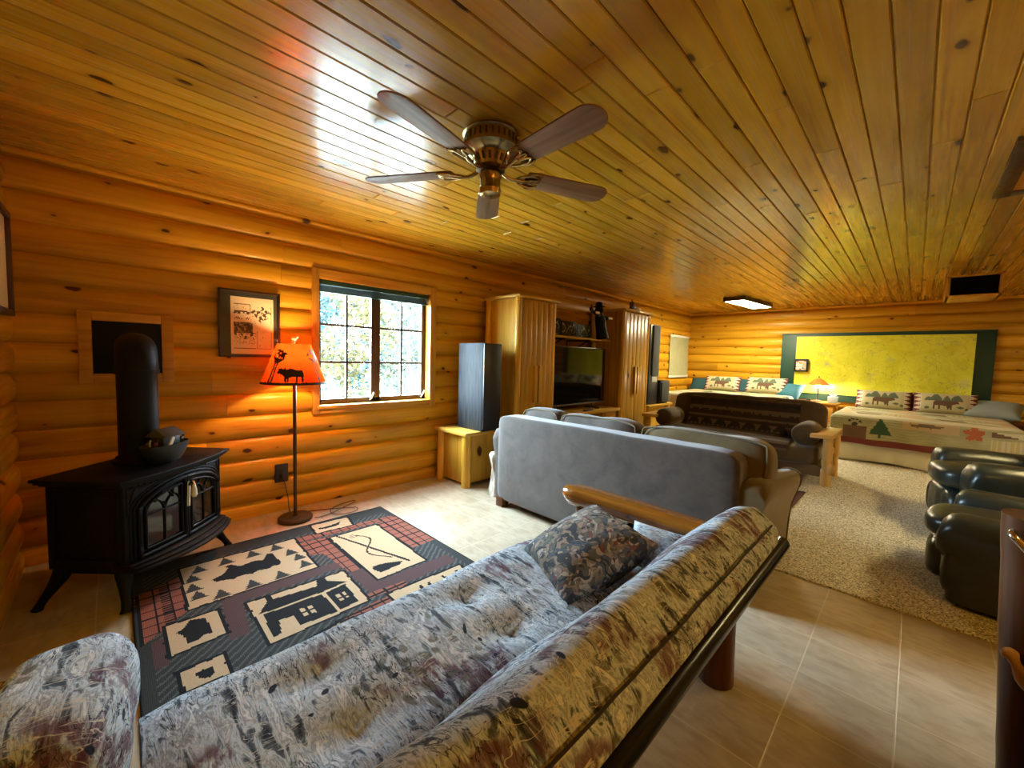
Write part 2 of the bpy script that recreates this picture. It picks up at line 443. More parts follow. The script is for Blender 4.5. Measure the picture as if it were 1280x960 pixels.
# glass
g = NT('window_glass'); g.t.nodes.remove(g.b); out = g.t.nodes['Material Output']
tr = g.N('ShaderNodeBsdfTransparent'); gl = g.N('ShaderNodeBsdfGlossy'); gl.inputs['Roughness'].default_value = .02
fr = g.N('ShaderNodeLayerWeight'); fr.inputs['Blend'].default_value = .5; ms = g.N('ShaderNodeMixShader')
g.L(g.mr(g.math('POWER', fr.outputs['Facing'], 5), 0, 1, .03, .8), ms.inputs[0]); g.L(tr.outputs[0], ms.inputs[1]); g.L(gl.outputs[0], ms.inputs[2]); g.L(ms.outputs[0], out.inputs[0]); M['glass'] = g.m

w = thing('window_1', None, None, (XL, (WY0+WY1)/2, WZ0)); tag(w, 'casement window with twelve panes and pine casing on left log wall', kind='structure')
mb = MB()   # pine casing on the room side and the reveal
for a, b in (((XL-.03, 1.19, .765), (XL+.022, WY0, 1.985)), ((XL-.03, WY1, .765), (XL+.022, 2.405, 1.985))): mb.bb(a, b, bev=.004)
mb.build('casing', M['casing'], w)
mb = MB()
for a, b in (((XL-.03, WY0, .765), (XL+.022, WY1, WZ0)), ((XL-.03, WY0, WZ1), (XL+.022, WY1, 1.985))): mb.bb(a, b, bev=.004)
mb.bb((XL-.19, WY0-.02, WZ0-.03), (XL+.034, WY1+.02, WZ0), bev=.004)
mb.bb((XL-.19, WY0-.02, WZ1), (XL-.02, WY1+.02, WZ1+.03)); mb.bb((XL-.19, WY0-.03, WZ0), (XL-.02, WY0, WZ1)); mb.bb((XL-.19, WY1, WZ0), (XL-.02, WY1+.03, WZ1))
mb.build('casing', M['casing_y'], w)
ym = (WY0+WY1)/2
for y0, y1 in ((WY0, ym), (ym, WY1)):
    xs0, xs1 = XL-.115, XL-.075
    mb = MB(); f = .045
    for a, b in (((xs0, y0, WZ0), (xs1, y0+f, WZ1)), ((xs0, y1-f, WZ0), (xs1, y1, WZ1)), ((xs0, y0, WZ0), (xs1, y1, WZ0+f)), ((xs0, y0, WZ1-f), (xs1, y1, WZ1))): mb.bb(a, b, bev=.004)
    s = mb.build('sash', M['sash'], w)
    mb = MB()
    mb.bb((xs0+.012, (y0+y1)/2-.009, WZ0), (xs1-.006, (y0+y1)/2+.009, WZ1))
    for k in (1, 2):
        z = WZ0+f+(WZ1-WZ0-2*f)*k/3; mb.bb((xs0+.012, y0, z-.009), (xs1-.006, y1, z+.009))
    mb.build('muntin', M['sash'], s)
    mb = MB(); mb.bb((xs0+.016, y0+f-.005, WZ0+f-.005), (xs0+.020, y1-f+.005, WZ1-f+.005)); mb.build('pane', M['glass'], s)
    mb = MB(); mb.tube([(XL-.07, y1-.06 if y0 == WY0 else y0+.5, WZ0+.02), (XL-.05, y1-.05 if y0 == WY0 else y0+.5, WZ0+.04), (XL-.045, y1-.03 if y0 == WY0 else y0+.53, WZ0+.09)], .007, 8); mb.build('crank', M['porcelain'], w)
# raised dark green blind
b = thing('window_blind', 'dark green blind pulled up under the head of the window', 'blind', (XL-.03, ym, WZ1-.1))
mb = MB(); mb.bb((XL-.055, WY0+.008, WZ1-.04), (XL-.012, WY1-.008, WZ1-.002), bev=.004); mb.build('headrail', M['green'], b)
mb = MB()
for k in range(9): mb.bb((XL-.052, WY0+.012, WZ1-.048-.005*k), (XL-.014, WY1-.012, WZ1-.0455-.005*k))
mb.build('slat_stack', M['green'], b)
mb = MB(); mb.bb((XL-.054, WY0+.012, WZ1-.104), (XL-.012, WY1-.012, WZ1-.091), bev=.003); mb.build('bottom_rail', M['green'], b)
mb = MB(); mb.bb((XL-.072, WY0+.002, WZ0+.002), (XL-.05, WY0+.024, WZ1-.104)); mb.build('side_channel', M['green'], b)
# top log trims, stove thimble frame, ceiling hatch, duct box
mb = MB(); mb.tube([(XL+.005, YN, HC-.012), (XL+.005, YF, HC-.012)], .022, 12); tag(mb.build('trim_1', M['log_y']), kind='structure')
mb = MB(); mb.tube([(XL, YF-.005, HC-.012), (XR, YF-.005, HC-.012)], .022, 12); tag(mb.build('trim_2', M['log_x']), kind='structure')
mb = MB()
for a, b in (((-.137, 1.062), (-.078, 1.50)), ((.242, 1.062), (.303, 1.50))): mb.bb((XL-.02, a[0], a[1]), (XL+.026, b[0], b[1]), bev=.003)
mb.bb((XL-.02, -.078, 1.062), (XL+.024, .242, 1.118), bev=.003); mb.bb((XL-.02, -.078, 1.444), (XL+.024, .242, 1.50), bev=.003)
tag(mb.build('trim_3', M['casing_y']), 'pine boards framing the stove pipe wall plate', kind='structure')
mb = MB()
mb.bb((.262, 2.98, HC-.022), (.332, 3.88, HC+.004), bev=.003); mb.bb((.332, 3.80, HC-.022), (1.0, 3.88, HC+.004), bev=.003); mb.bb((.93, 2.98, HC-.022), (1.0, 3.80, HC+.004), bev=.003); mb.bb((.332, 2.98, HC-.022), (.93, 3.05, HC+.004), bev=.003)
tag(mb.build('trim_4', M['redwood']), 'reddish boards framing the ceiling hatch', kind='structure')
mb = MB(); mb.bb((.332, 3.05, HC-.012), (.93, 3.80, HC+.004)); tag(mb.build('trim_5', M['casing_y']), 'pine ceiling hatch panel', kind='structure')
d = thing('duct_box', 'pine trimmed box with a dark grille opening hanging under the ceiling', 'duct', (.40, 7.1, 2.13))
mb = MB(); X0, X1, Zb, Yf, Yb = .185, .605, 2.118, 6.86, 7.45
for a, b in (((X0, Yf, Zb), (X0+.025, Yb, HC)), ((X1-.025, Yf, Zb), (X1, Yb, HC)), ((X0, Yf, Zb), (X1, Yb, Zb+.02)), ((X0, Yf, HC-.015), (X1, Yb, HC-.001)), ((X0, Yb-.02, Zb), (X1, Yb, HC))): mb.bb(a, b, bev=.002)
mb.build('casing', M['casing'], d)
mb = MB(); mb.bb((X0+.025, Yf+.04, Zb+.02), (X1-.025, Yf+.06, HC-.015))
for k in range(9): mb.bb((X0+.03, Yf+.025, Zb+.04+.022*k), (X1-.03, Yf+.04, Zb+.046+.022*k))
mb.build('grille', plain('black_grille', (.003, .003, .003, 1), .8, spec=.1), d)
mb = MB(); mb.bb((X0+.025, Yf+.005, Zb+.02), (X0+.034, Yf+.04, HC-.015)); mb.build('inner_lip', plain('grey_metal', (.12, .13, .14, 1), .4, .6), d)

# fluorescent ceiling light, slightly askew; second one unseen, added to light the right side
em = NT('fluorescent_diffuser', base=(.9, .9, .88, 1)); em.b.inputs['Emission Color'].default_value = (1, .91, .60, 1); em.b.inputs['Emission Strength'].default_value = L_FLUOR; M['fluor'] = em.m
em = NT('added_fluorescent_diffuser', base=(.9, .9, .88, 1)); em.b.inputs['Emission Color'].default_value = (1, .78, .34, 1); em.b.inputs['Emission Strength'].default_value = L_FLUOR*.45; M['fluor_added'] = em.m
for lab, loc_, rz__ in (('rectangular fluorescent ceiling light with dark rim near far wall', (-2.055, 7.62, 2.29), R(-6.0)), ('added unseen fluorescent light over the recliners, brightening the right side', (1.35, 4.6, 2.29), 0)):
  fl = thing('ceiling_light', lab, 'ceiling light', loc_, rz__)
  mb = MB()
  for a, b in (((-.165, -.58, 0), (-.145, .58, .07)), ((.145, -.58, 0), (.165, .58, .07)), ((-.165, -.58, 0), (.165, -.56, .07)), ((-.165, .56, 0), (.165, .58, .07)), ((-.16, -.575, .05), (.16, .575, .069))): mb.bb(a, b, bev=.002)
  mb.build('frame', M['bronze'], fl, local=True)
  mb = MB(); mb.box((0, 0, .012), (.292, 1.125, .022), bev=.006); mb.build('diffuser', M['fluor'] if rz__ else M['fluor_added'], fl, local=True)

# outside: sloping ground and trees
mb = MB(); mb.grid(30, 30, lambda u, v: Vector((-3.8-30*u, -20+50*v, -.9+1.2*u+.3*mnoise.noise(Vector((u*9, v*13, 2))))))
gr = NT('forest_floor', .9); gr.base(gr.ramp(gr.noise(gr.co(), 2, 4), [(.3, (.22, .24, .20, 1)), (.7, (.38, .38, .32, 1))]))
tag(mb.build('forest_floor', gr.m), kind='structure')
bark = NT('pale_bark', .8); bark.base(bark.ramp(bark.noise(bark.co((6, 6, 1.4)), 3, 4), [(.35, (.012, .012, .012, 1)), (.6, (.035, .035, .034, 1))]))
leafm = [plain('pale_leaves', (.034, .042, .040, 1), .9, spec=0), plain('yellow_leaves', (.034, .031, .015, 1), .9, spec=0), plain('blue_green_needles', (.014, .025, .026, 1), .9, spec=0)]
rt = random.Random(12)
TREES = [(-8.0, 3.15, 1), (-8.7, 5.35, 0), (-10.5, 4.05, 2), (-10.6, 6.1, 1), (-13, 4.6, 0), (-13.2, 6.5, 2), (-13, 8.4, 0), (-15.6, 5.6, 2), (-15.5, 7.6, 1), (-15.6, 9.6, 2), (-18.2, 6.8, 2), (-18, 9.0, 0), (-18.2, 11.2, 2)]
desc = ['yellow leaved young tree nearest the window, in its left panes', 'pale leafy tree near the window, left of the right jamb', 'dark evergreen outside behind the left sash, second row', 'yellow leaved tree outside behind the right sash, second row', 'pale leafy tree outside at the left jamb, third row', 'dark evergreen outside behind the window centre bar, third row', 'pale leafy tree outside by the right jamb, third row',
 'dark evergreen outside by the left jamb, fourth row', 'yellow leaved tree far outside behind the centre bar, fourth row', 'dark evergreen far outside by the right jamb, fourth row', 'farthest dark evergreen outside behind the left sash', 'farthest pale tree outside behind the right sash', 'farthest dark evergreen outside at the right jamb']
for i, (x, y, kd) in enumerate(TREES):
    g0 = -.75+.04*(-3.8-x)
    t_ = thing('tree', desc[i], 'tree', (x, y, g0), 0, 'trees outside the window')
    mb = MB(); h = rt.uniform(3.6, 4.2)+.17*(-x-8); bend = [Vector((x+rt.uniform(-.12, .12)*k, y+rt.uniform(-.12, .12)*k, g0+h*k/5)) for k in range(6)]
    mb.tube(bend, [.075-.011*k for k in range(6)], 8); tips = []
    for k in range(44):
        q = rt.uniform(.12, .98); p = bend[0].lerp(bend[5], q); i0 = min(4, int(q*5)); p = bend[i0].lerp(bend[i0+1], q*5-i0)
        a = rt.uniform(0, 2*PI); ln = rt.uniform(.45, .95)*(1.15-q*.6); e = p+Vector((math.cos(a)*ln, math.sin(a)*ln, rt.uniform(-.1, .6)*ln))
        m_ = p.lerp(e, .5)+Vector((0, 0, .08)); mb.tube([p, m_, e], [.02, .013, .005], 5); tips += [m_, e, p.lerp(e, .75)]
    mb.build('trunk', bark.m, t_)
    mb = MB()
    for k in range(2600):
        p = rt.choice(tips)+Vector((rt.gauss(0, .13), rt.gauss(0, .13), rt.gauss(0, .15))); s_ = rt.uniform(.03, .075)
        a = Vector((rt.gauss(0, 1), rt.gauss(0, 1), rt.gauss(0, 1))).normalized(); b_ = a.orthogonal().normalized()
        vs = [mb.bm.verts.new(p+a*s_), mb.bm.verts.new(p+b_*s_*.6), mb.bm.verts.new(p-a*s_), mb.bm.verts.new(p-b_*s_*.6)]; mb.bm.faces.new(vs)
    fo = mb.build('foliage', leafm[kd], t_)
# ------------------------------------------------------------------ wood stove corner
st = thing('wood_stove', 'black cast iron wood stove on curved legs with arched glass doors', 'stove', (-3.012, .136, 0), R(-44.5))
W2 = .325; D0, D1 = -.21, .165
def bow(x, y0, s, w=W2): return y0+s*(1-min(1, abs(x)/w)**2)
def bowpoly(w, yb, yf, s, n=14): return [(-w, yb), (w, yb)]+[(w-2*w*k/n, bow(w-2*w*k/n, yf, s, w)) for k in range(n+1)]
mb = MB()
mb.prism(bowpoly(W2, D0, D1, .035), .42, Matrix.Translation((0, 0, .19)), bev=.004)
mb.prism(bowpoly(W2-.05, D0+.05, D1-.02, .05), .05, Matrix.Translation((0, 0, .145)))
mb.build('body', M['stove'], st, local=True)
mb = MB()
for k, (e, z, h) in enumerate(((.018, .606, .012), (.034, .618, .012), (.046, .630, .016))): mb.prism(bowpoly(W2+e, D0-e*.6, D1+e*.7, .045), h, Matrix.Translation((0, 0, z)), bev=.004)
tp = mb.build('top_plate', M['stove'], st, local=True)
mb = MB(); mb.lathe([(.118, 0), (.118, .012), (.104, .02), (.10, .03)], (-.03, -.075, .646), 32); mb.build('flue_collar', M['stove'], tp, local=True)
for sx in (-1, 1):   # side panels with a raised border
    mb = MB(); x = sx*W2
    for a, b in (((x-.006, D0+.02, .22), (x+.006, D0+.045, .59)), ((x-.006, D1-.045, .22), (x+.006, D1-.02, .59)), ((x-.006, D0+.02, .22), (x+.006, D1-.02, .245)), ((x-.006, D0+.02, .565), (x+.006, D1-.02, .59))): mb.bb(a, b, bev=.002)
    mb.build('side_panel', M['stove'], st, local=True)
# ash lip, three stepped mouldings bowing out
mb = MB()
for e, z, h, s in ((.03, .205, .012, .06), (.05, .193, .012, .075), (.065, .179, .014, .085)): mb.prism(bowpoly(W2+.004, .10, D1+e, s), h, Matrix.Translation((0, 0, z)), bev=.004)
mb.build('ash_lip', M['stove'], st, local=True)
mb = MB(); n = 16
for k in range(1): mb.grid(n, 8, lambda u, v: Vector(((u-.5)*.50, bow((u-.5)*.50, .20, .055, .25)*(1-v*.5), .18-.075*math.sin(v*PI/2)*(1-(2*u-1)**4*.8))))
mb.build('ash_pan', M['stove'], st, local=True)
# doors
def FY(x, o=0): return bow(x, D1, .035)+o
def arch(x, top, side, w): return side+(top-side)*math.sqrt(max(0, 1-(x/w)**2))
def ftube(mb, pts, r, o=0, seg=8):   # polyline given in front coordinates (x,z)
    P = []
    for (a, b) in zip(pts, pts[1:]):
        n_ = max(1, int(math.dist(a, b)/.03))
        for k in range(n_): P.append((a[0]+(b[0]-a[0])*k/n_, a[1]+(b[1]-a[1])*k/n_))
    P.append(pts[-1]); mb.tube([(x, FY(x, o), z) for x, z in P], r, seg)
ww = .262
mb = MB()   # outer arch moulding
out_ = [(-ww-.02, .235)]+[(x, arch(x, .588, .47, ww+.021)) for x in [(-1+k/12)*(ww+.02) for k in range(25)]]+[(ww+.02, .235)]
ftube(mb, out_, .009); ftube(mb, [(x*1.07, .235+(z-.235)*1.035) for x, z in out_], .005)
for sx in (-1, 1):
    ftube(mb, [(sx*.31, .46), (sx*.31, .59), (sx*.17, .592)], .005); ftube(mb, [(sx*.305, .50), (sx*.275, .585), (sx*.21, .588)], .004)
for k in range(5): mb.box((.16+.03*k, FY(.16+.03*k)+.001, .598), (.016, .006, .008))
mb.build('front_arch', M['stove'], st, local=True)
gl_ = NT('stove_glass', .08, base=(.012, .009, .006, 1), spec=.6); M['stoveglass'] = gl_.m
for sx in (-1, 1):
    xa, xb = (-ww, -.008) if sx < 0 else (.008, ww)
    mb = MB(); xs = [xa+(xb-xa)*k/14 for k in range(15)]
    top = [(x, arch(x, .568, .455, ww+.004)) for x in xs]
    ftube(mb, [(xa, .232)]+top+[(xb, .232), (xa, .232)], .012, .006)
    ins = [(xa+(xb-xa)*(.1+.8*k/14)) for k in range(15)]
    it = [(x, arch(x, .568, .455, ww+.004)-.028) for x in ins]
    ftube(mb, [(ins[0], .262)]+it+[(ins[-1], .262), (ins[0], .262)], .006, .01)
    for zz in (.27, .47):
        mb.box((sx*(ww+.008), FY(ww)+.012, zz), (.02, .02, .035), bev=.004)
    dr = mb.build('door', M['stove'], st, local=True)
    mb = MB(); mb.grid(16, 10, lambda u, v: Vector((ins[0]+(ins[-1]-ins[0])*u, FY(ins[0]+(ins[-1]-ins[0])*u, .003), .262+(arch(ins[0]+(ins[-1]-ins[0])*u, .568, .455, ww+.004)-.028-.262)*v)))
    mb.build('glass', M['stoveglass'], dr, local=True)
    mb = MB(); xm = (ins[0]+ins[-1])/2; zb = .455
    ftube(mb, [(xm, .262), (xm, zb+.02)], .005, .006); ftube(mb, [(ins[0], zb-.02), (ins[-1], zb-.02)], .005, .006)
    for c0 in (ins[0], xm):
        w_ = (ins[-1]-ins[0])/2; ftube(mb, [(c0+w_*k/10, zb-.02+.065*math.sin(PI*k/10)**.7) for k in range(11)], .0045, .006)
    ftube(mb, [(xm-w_*.5+w_*k/10, zb+.03+.045*math.sin(PI*k/10)**.8) for k in range(11)], .004, .006)
    mb.build('tracery', M['stove'], dr, local=True)
h = thing('x', None, None); bpy.data.objects.remove(h)
mb = MB(); y0 = FY(0)+.02
mb.tube([(0, y0, .515), (.004, y0+.02, .535), (.012, y0+.035, .54), (.018, y0+.045, .53)], [.009, .009, .009, .008], 10); mb.tube([(0, y0-.005, .40), (0, y0+.002, .54)], .012, 10)
hd = mb.build('door_handle', M['chrome'], st, local=True); tag(hd, 'chrome handle with white porcelain grip')
mb = MB(); mb.tube([(.018, y0+.045, .53), (.022, y0+.05, .505), (.026, y0+.053, .475), (.027, y0+.053, .462)], [.008, .012, .014, .010], 12); mb.build('grip', M['porcelain'], hd, local=True)
for sx in (-1, 1):
    for sy, yb in ((1, .12), (-1, -.17)):
        mb = MB(); x0 = sx*.285
        pts = [(x0, yb, .20), (x0+sx*.012, yb+sy*.01, .15), (x0+sx*.03, yb+sy*.03, .10), (x0+sx*.052, yb+sy*.052, .05), (x0+sx*.066, yb+sy*.064, .018), (x0+sx*.07, yb+sy*.068, 0)]
        mb.tube(pts, [.042, .036, .026, .018, .018, .024], 10); mb.build('leg', M['stove'], st, local=True)

# flue pipe: vertical run, mitred elbow, horizontal run into the wall plate
px_, py_ = Matrix.Rotation(R(-44.5), 2) @ Vector((-.03, -.075)) + Vector((-3.012, .136)); fz0 = .672
fp = thing('stove_pipe', 'thick black stove pipe rising from the stove and turning into the wall', 'stove pipe', (px_, py_, fz0))
mb = MB(); mb.tube([(px_, py_, fz0), (px_, py_, 1.16)], .088, 32); mb.build('pipe', M['iron'], fp)
mb = MB(); rb = .12; pts = [(px_, py_, 1.155)]+[(px_-rb*(1-math.cos(a)), py_, 1.16+rb*math.sin(a)) for a in (0, R(22.5), R(45), R(67.5), R(90))]
mb.tube(pts, .092, 32); mb.build('elbow', M['iron'], fp)
mb = MB(); mb.tube([(px_-rb, py_, 1.28), (XL+.02, py_, 1.28)], .088, 32); mb.build('horizontal_pipe', M['iron'], fp)
mb = MB(); mb.lathe([(.088, -.012), (.096, -.012), (.096, .012), (.088, .012)], (px_, py_, 1.15), 32); mb.build('clamp_band', M['iron'], fp)
mb = MB()
for a in range(24):
    pass
b_ = bmesh.new(); 
mb.bb((XL+.006, -.076, 1.120), (XL+.016, .240, 1.442), bev=.002)
tag(mb.build('wall_plate', M['iron']), 'square black metal plate behind the stove pipe elbow', 'wall plate'); b_.free()

# ark shaped steamer
ak = thing('ark_steamer', 'dark cast iron ark steamer with cabin and animals on the stove top', 'steamer', (-2.945, .206, .646), R(-44.5+180))
arkm = plain('dark_green_iron', (.010, .012, .008, 1), .5); hut = plain('grey_green_roof', (.035, .038, .026, 1), .6)
mb = MB(); prof = [(.35, 0), (.62, .01), (.86, .05), (1.0, .10), (1.02, .108), (.97, .11), (.93, .10)]
mb.lathe([(r*.14, z) for r, z in prof]+[(0, .095)], (0, 0, 0), 32, sy=.5)
mb.lathe([(0, 0), (.05, 0)], (0, 0, .0005), 16)
mb.build('hull', arkm, ak, local=True)
mb = MB(); mb.bb((-.055, -.036, .095), (.055, .036, .155), bev=.003); cb = mb.build('cabin', arkm, ak, local=True)
mb = MB(); mb.prism([(-.062, 0), (.062, 0), (0, .045)], .13, Matrix(((0, 0, 1, -.065), (1, 0, 0, 0), (0, 1, 0, .152), (0, 0, 0, 1))), bev=.002); mb.build('roof', hut, cb, local=True)
mb = MB(); mb.box((-.02, -.052, .125), (.018, .008, .05), rot=ry(.5)); mb.build('gangplank', M['porcelain'], cb, local=True)
for k, (x, y, s_, mm) in enumerate(((-.085, -.02, 1, plain('dark_red_paint', (.06, .012, .008, 1))), (-.10, .015, .8, plain('brown_paint', (.10, .05, .02, 1))), (.085, -.02, 1.2, arkm), (.10, .02, 1.5, arkm), (-.07, .03, .8, M['porcelain']))):
    mb = MB(); mb.blob((x, y, .112+.008*s_), (.026*s_, .012*s_, .018*s_), 2.4, 4); mb.sphere((x+.012*s_, y, .112+.022*s_), .006*s_, 8)
    for a in (-1, 1):
        for b in (-1, 1): mb.tube([(x+a*.008*s_, y+b*.003*s_, .10), (x+a*.008*s_, y+b*.003*s_, .114)], .0025*s_, 6)
    mb.tube([(x+.009*s_, y, .112+.010*s_), (x+.013*s_, y, .112+.03*s_)], .0035*s_, 6)
    mb.build('animal', mm, ak, local=True)

# floor lamp with a moose shade
lx, ly = -3.293, .975
fl_ = thing('floor_lamp', 'floor lamp with glowing orange moose shade by the log wall', 'floor lamp', (lx, ly, 0))
mb = MB(); mb.lathe([(0, 0), (.116, 0), (.12, .008), (.12, .022), (.112, .03), (.02, .034), (.016, .05), (0, .05)], (lx, ly, .001), 40); mb.build('base', M['bronze'], fl_)
mb = MB(); mb.tube([(lx, ly, .03), (lx, ly, 1.13)], .0125, 14); mb.build('pole', M['bronze'], fl_)
mb = MB(); mb.tube([(lx, ly, 1.12), (lx, ly, 1.20)], .017, 14); mb.tube([(lx, ly, 1.20), (lx, ly-.06, 1.26), (lx, ly-.02, 1.345), (lx, ly, 1.35)], .003, 6); mb.tube([(lx, ly, 1.20), (lx, ly+.06, 1.26), (lx, ly+.02, 1.345), (lx, ly, 1.35)], .003, 6); mb.build('socket', M['brass'], fl_)
sh = NT('orange_shade', .8); out = sh.t.nodes['Material Output']; sh.t.nodes.remove(sh.b)
df = sh.N('ShaderNodeBsdfDiffuse'); tl = sh.N('ShaderNodeBsdfTranslucent'); ms = sh.N('ShaderNodeMixShader'); ms.inputs[0].default_value = .11
vv = sh.ramp(sh.noise(sh.co(), 9, 3), [(.3, (.72, .055, .006, 1)), (.7, (.82, .10, .010, 1))])
sh.L(vv, df.inputs[0]); sh.L(vv, tl.inputs[0]); sh.L(df.outputs[0], ms.inputs[1]); sh.L(tl.outputs[0], ms.inputs[2]); sh.L(ms.outputs[0], out.inputs[0]); M['shade'] = sh.m
M['shadedark'] = plain('dark_shade_print', (.03, .012, .006, 1), .8)
moose = [(-.33, .10), (-.33, .30), (-.42, .42), (-.47, .40), (-.52, .46), (-.62, .44), (-.66, .52), (-.58, .58), (-.62, .68), (-.50, .66), (-.46, .72), (-.38, .62), (-.30, .74), (-.24, .62), (-.08, .70), (.14, .62), (.38, .60), (.44, .46), (.43, .10), (.37, .10), (.34, .34), (.20, .32), (.19, .10), (.13, .10), (.12, .32), (-.14, .30), (-.15, .10), (-.21, .10), (-.24, .28), (-.27, .10)]
def shpat(u, v):   # u angle 0..1 , v height 0..1
    a = (u*2*PI+PI) % (2*PI)-PI; r_ = .22+(.112-.22)*v
    # facing direction of the view is about -16 degrees seen from the wall
    best = 0
    wob = mnoise.noise(Vector((u*60, 0, 0)))*.02
    if v < .05+wob: return 1
    for ac, flip in ((-.05, 1), (2.1, -1), (-2.2, 1)):
        d = (a-ac+PI) % (2*PI)-PI
        x, y = flip*d*r_/.16, (v-.06)*.29/.16
        if inpoly(x, y+.08, moose): return 1
    for ac, th in ((-.85, .012), (-.74, .010), (.88, .010), (1.4, .012), (2.9, .012), (-2.9, .012)):
        d = ((a-ac+PI) % (2*PI)-PI)*r_-(v-.1)*.02
        if abs(d) < th*.6 and .05 < v < .62: return 1
        if .5 < v < .9 and abs(d) < .055*math.sin((v-.5)/.4*PI) and mnoise.noise(Vector((d*60, v*16, ac))) > -.02: return 1
    return 0
mb = MB(); aoff = -.29
mb.grid(260, 62, lambda u, v: Vector((lx+(.222+(.112-.222)*v)*math.cos(u*2*PI+aoff), ly+(.222+(.112-.222)*v)*math.sin(u*2*PI+aoff), 1.052+.292*v)), shpat)
bmesh.ops.remove_doubles(mb.bm, verts=mb.bm.verts, dist=.0004)
mb.tube([(lx+.222*math.cos(a*PI/24), ly+.222*math.sin(a*PI/24), 1.052) for a in range(48)], .003, 6, mi=1, closed=True)
mb.build('lamp_shade', [M['shade'], M['shadedark']], fl_)
mb = MB(); mb.tube([(lx, ly, 1.345), (lx, ly, 1.365)], .006, 8)
mb.blob((lx, ly, 1.385), (.016, .04, .024), 2.4, 4); mb.sphere((lx, ly+.022, 1.398), .010, 8)
for a in (-.013, .011): mb.tube([(lx, ly+a, 1.36), (lx, ly+a, 1.38)], .004, 6)
mb.build('finial', plain('pale_finial', (.62, .48, .28, 1), .4), fl_)
bulb = NT('warm_bulb'); bulb.b.inputs['Emission Color'].default_value = (1, .62, .25, 1); bulb.b.inputs['Emission Strength'].default_value = L_BULB; M['bulb'] = bulb.m
mb = MB(); mb.blob((lx, ly, 1.235), (.055, .055, .075), 2.1, 6); mb.build('bulb', M['bulb'], fl_)
cordm = plain('brown_cord', (.05, .02, .012, 1), .5)
mb = MB(); P = [(-3.545, .956, .285), (-3.50, .965, .22), (-3.47, .975, .12), (-3.44, .975, .03), (-3.41, 1.0, .008), (-3.38, 1.12, .007), (-3.33, 1.24, .007), (-3.26, 1.36, .008), (-3.22, 1.42, .008), (-3.16, 1.40, .008), (-3.14, 1.32, .009), (-3.17, 1.24, .009), (-3.24, 1.22, .009), (-3.32, 1.26, .010), (-3.37, 1.36, .010), (-3.38, 1.47, .010), (-3.33, 1.44, .012), (-3.27, 1.32, .012), (-3.22, 1.22, .010), (-3.2, 1.12, .010), (-3.21, 1.09, .012)]
def smooth(P, n=6):
    P = [Vector(p) for p in P]; o = []
    for i in range(len(P)-1):
        p0, p1, p2, p3 = P[max(0, i-1)], P[i], P[i+1], P[min(len(P)-1, i+2)]
        for k in range(n):
            t = k/n; o.append(.5*((2*p1)+(p2-p0)*t+(2*p0-5*p1+4*p2-p3)*t*t+(3*p1-p0-3*p2+p3)*t**3))
    return o+[P[-1]]
mb.tube(smooth(P), .0035, 6); mb.build('cord', cordm, fl_)
ol = thing('wall_outlet', 'dark brown wall outlet behind the floor lamp', 'outlet', (XL+.015, .956, .25))
mb = MB(); mb.bb((XL-.01, .905, .237), (XL+.020, 1.0, .385), bev=.004); mb.build('cover_plate', plain('dark_brown_plastic', (.028, .012, .007, 1), .4), ol)
mb = MB()
for z in (.285, .335): mb.lathe([(0, .002), (.014, .002), (.016, 0)], (XL+.020, .953, z), 16, M=ry(PI/2))
mb.box((XL+.031, .955, .287), (.024, .026, .03), bev=.005); mb.build('socket', M['blackplastic'], ol)

# framed print
fr_ = thing('framed_print', 'dark framed ink print of trees and animals above the stove', 'picture', (XL+.04, .745, 1.235))
y0, y1, z0, z1 = .550, .945, 1.238, 1.730; xf = XL+.018; f = .016
mb = MB()
for a, b in (((xf, y0, z0), (xf+.026, y0+f, z1)), ((xf, y1-f, z0), (xf+.026, y1, z1)), ((xf, y0, z0), (xf+.026, y1, z0+f)), ((xf, y0, z1-f), (xf+.026, y1, z1))): mb.bb(a, b, bev=.003)
mb.build('frame', plain('dark_red_wood_frame', (.035, .010, .006, 1), .3), fr_)
mb = MB(); mb.bb((xf, y0+.01, z0+.01), (xf+.010, y1-.01, z1-.01)); mb.build('mat_board', plain('charcoal_mat', (.035, .036, .03, 1), .8), fr_)
pw = (.62, .95)
def prpat(u, v):
    n1 = mnoise.noise(Vector((u*14, v*18, 3))); n2 = mnoise.noise(Vector((u*40, v*50, 8)))
    def ins(a, b, c, d): return a < u < b and c < v < d
    line = lambda a, b, c, d, e=.008: ins(a, b, c, d) and not ins(a+e, b-e, c+e, d-e)
    if ins(.06, .45, .70, .88):
        if line(.06, .45, .70, .88): return 1
        return 1 if (v < .76 and n1+n2*.5 > -.1) else (2 if n2 > .35 else 0)
    if ins(.45, .95, .55, .86):
        q = (u-.70)/.25; r_ = (v-.72)/.13
        if abs(q)+abs(r_) < 1.2 and n1*1.3+n2*.5 > .0: return 1
        if line(.45, .95, .40, .86): return 2
        return 2 if n2 > .45 else 0
    if ins(.08, .43, .60, .66): return 1 if (abs(v-.63-.012*math.sin(u*120)) < .010 and (u*60) % 7 < 5.2 and not .27 < u < .31) else 0
    if ins(.06, .50, .38, .56): return 1 if n1*1.2+n2*.7 > -.15 else 2
    if ins(.06, .58, .10, .38):
        if line(.06, .58, .10, .38): return 1
        return 1 if (v > .26 and n1+n2*.8 > .15) else (2 if n2 > .2 and v > .18 else 0)
    if ins(.6, .95, .10, .42):
        if line(.6, .95, .10, .42): return 2
        return 2 if n2+n1*.5 > .5 else 0
    return 0
mb = MB(); mb.grid(64, 84, lambda u, v: Vector((xf+.0115, y0+.075+.275*u, z0+.022+.420*v)), prpat); mb.build('print', [M['paper'], M['ink'], M['greyink']], fr_)
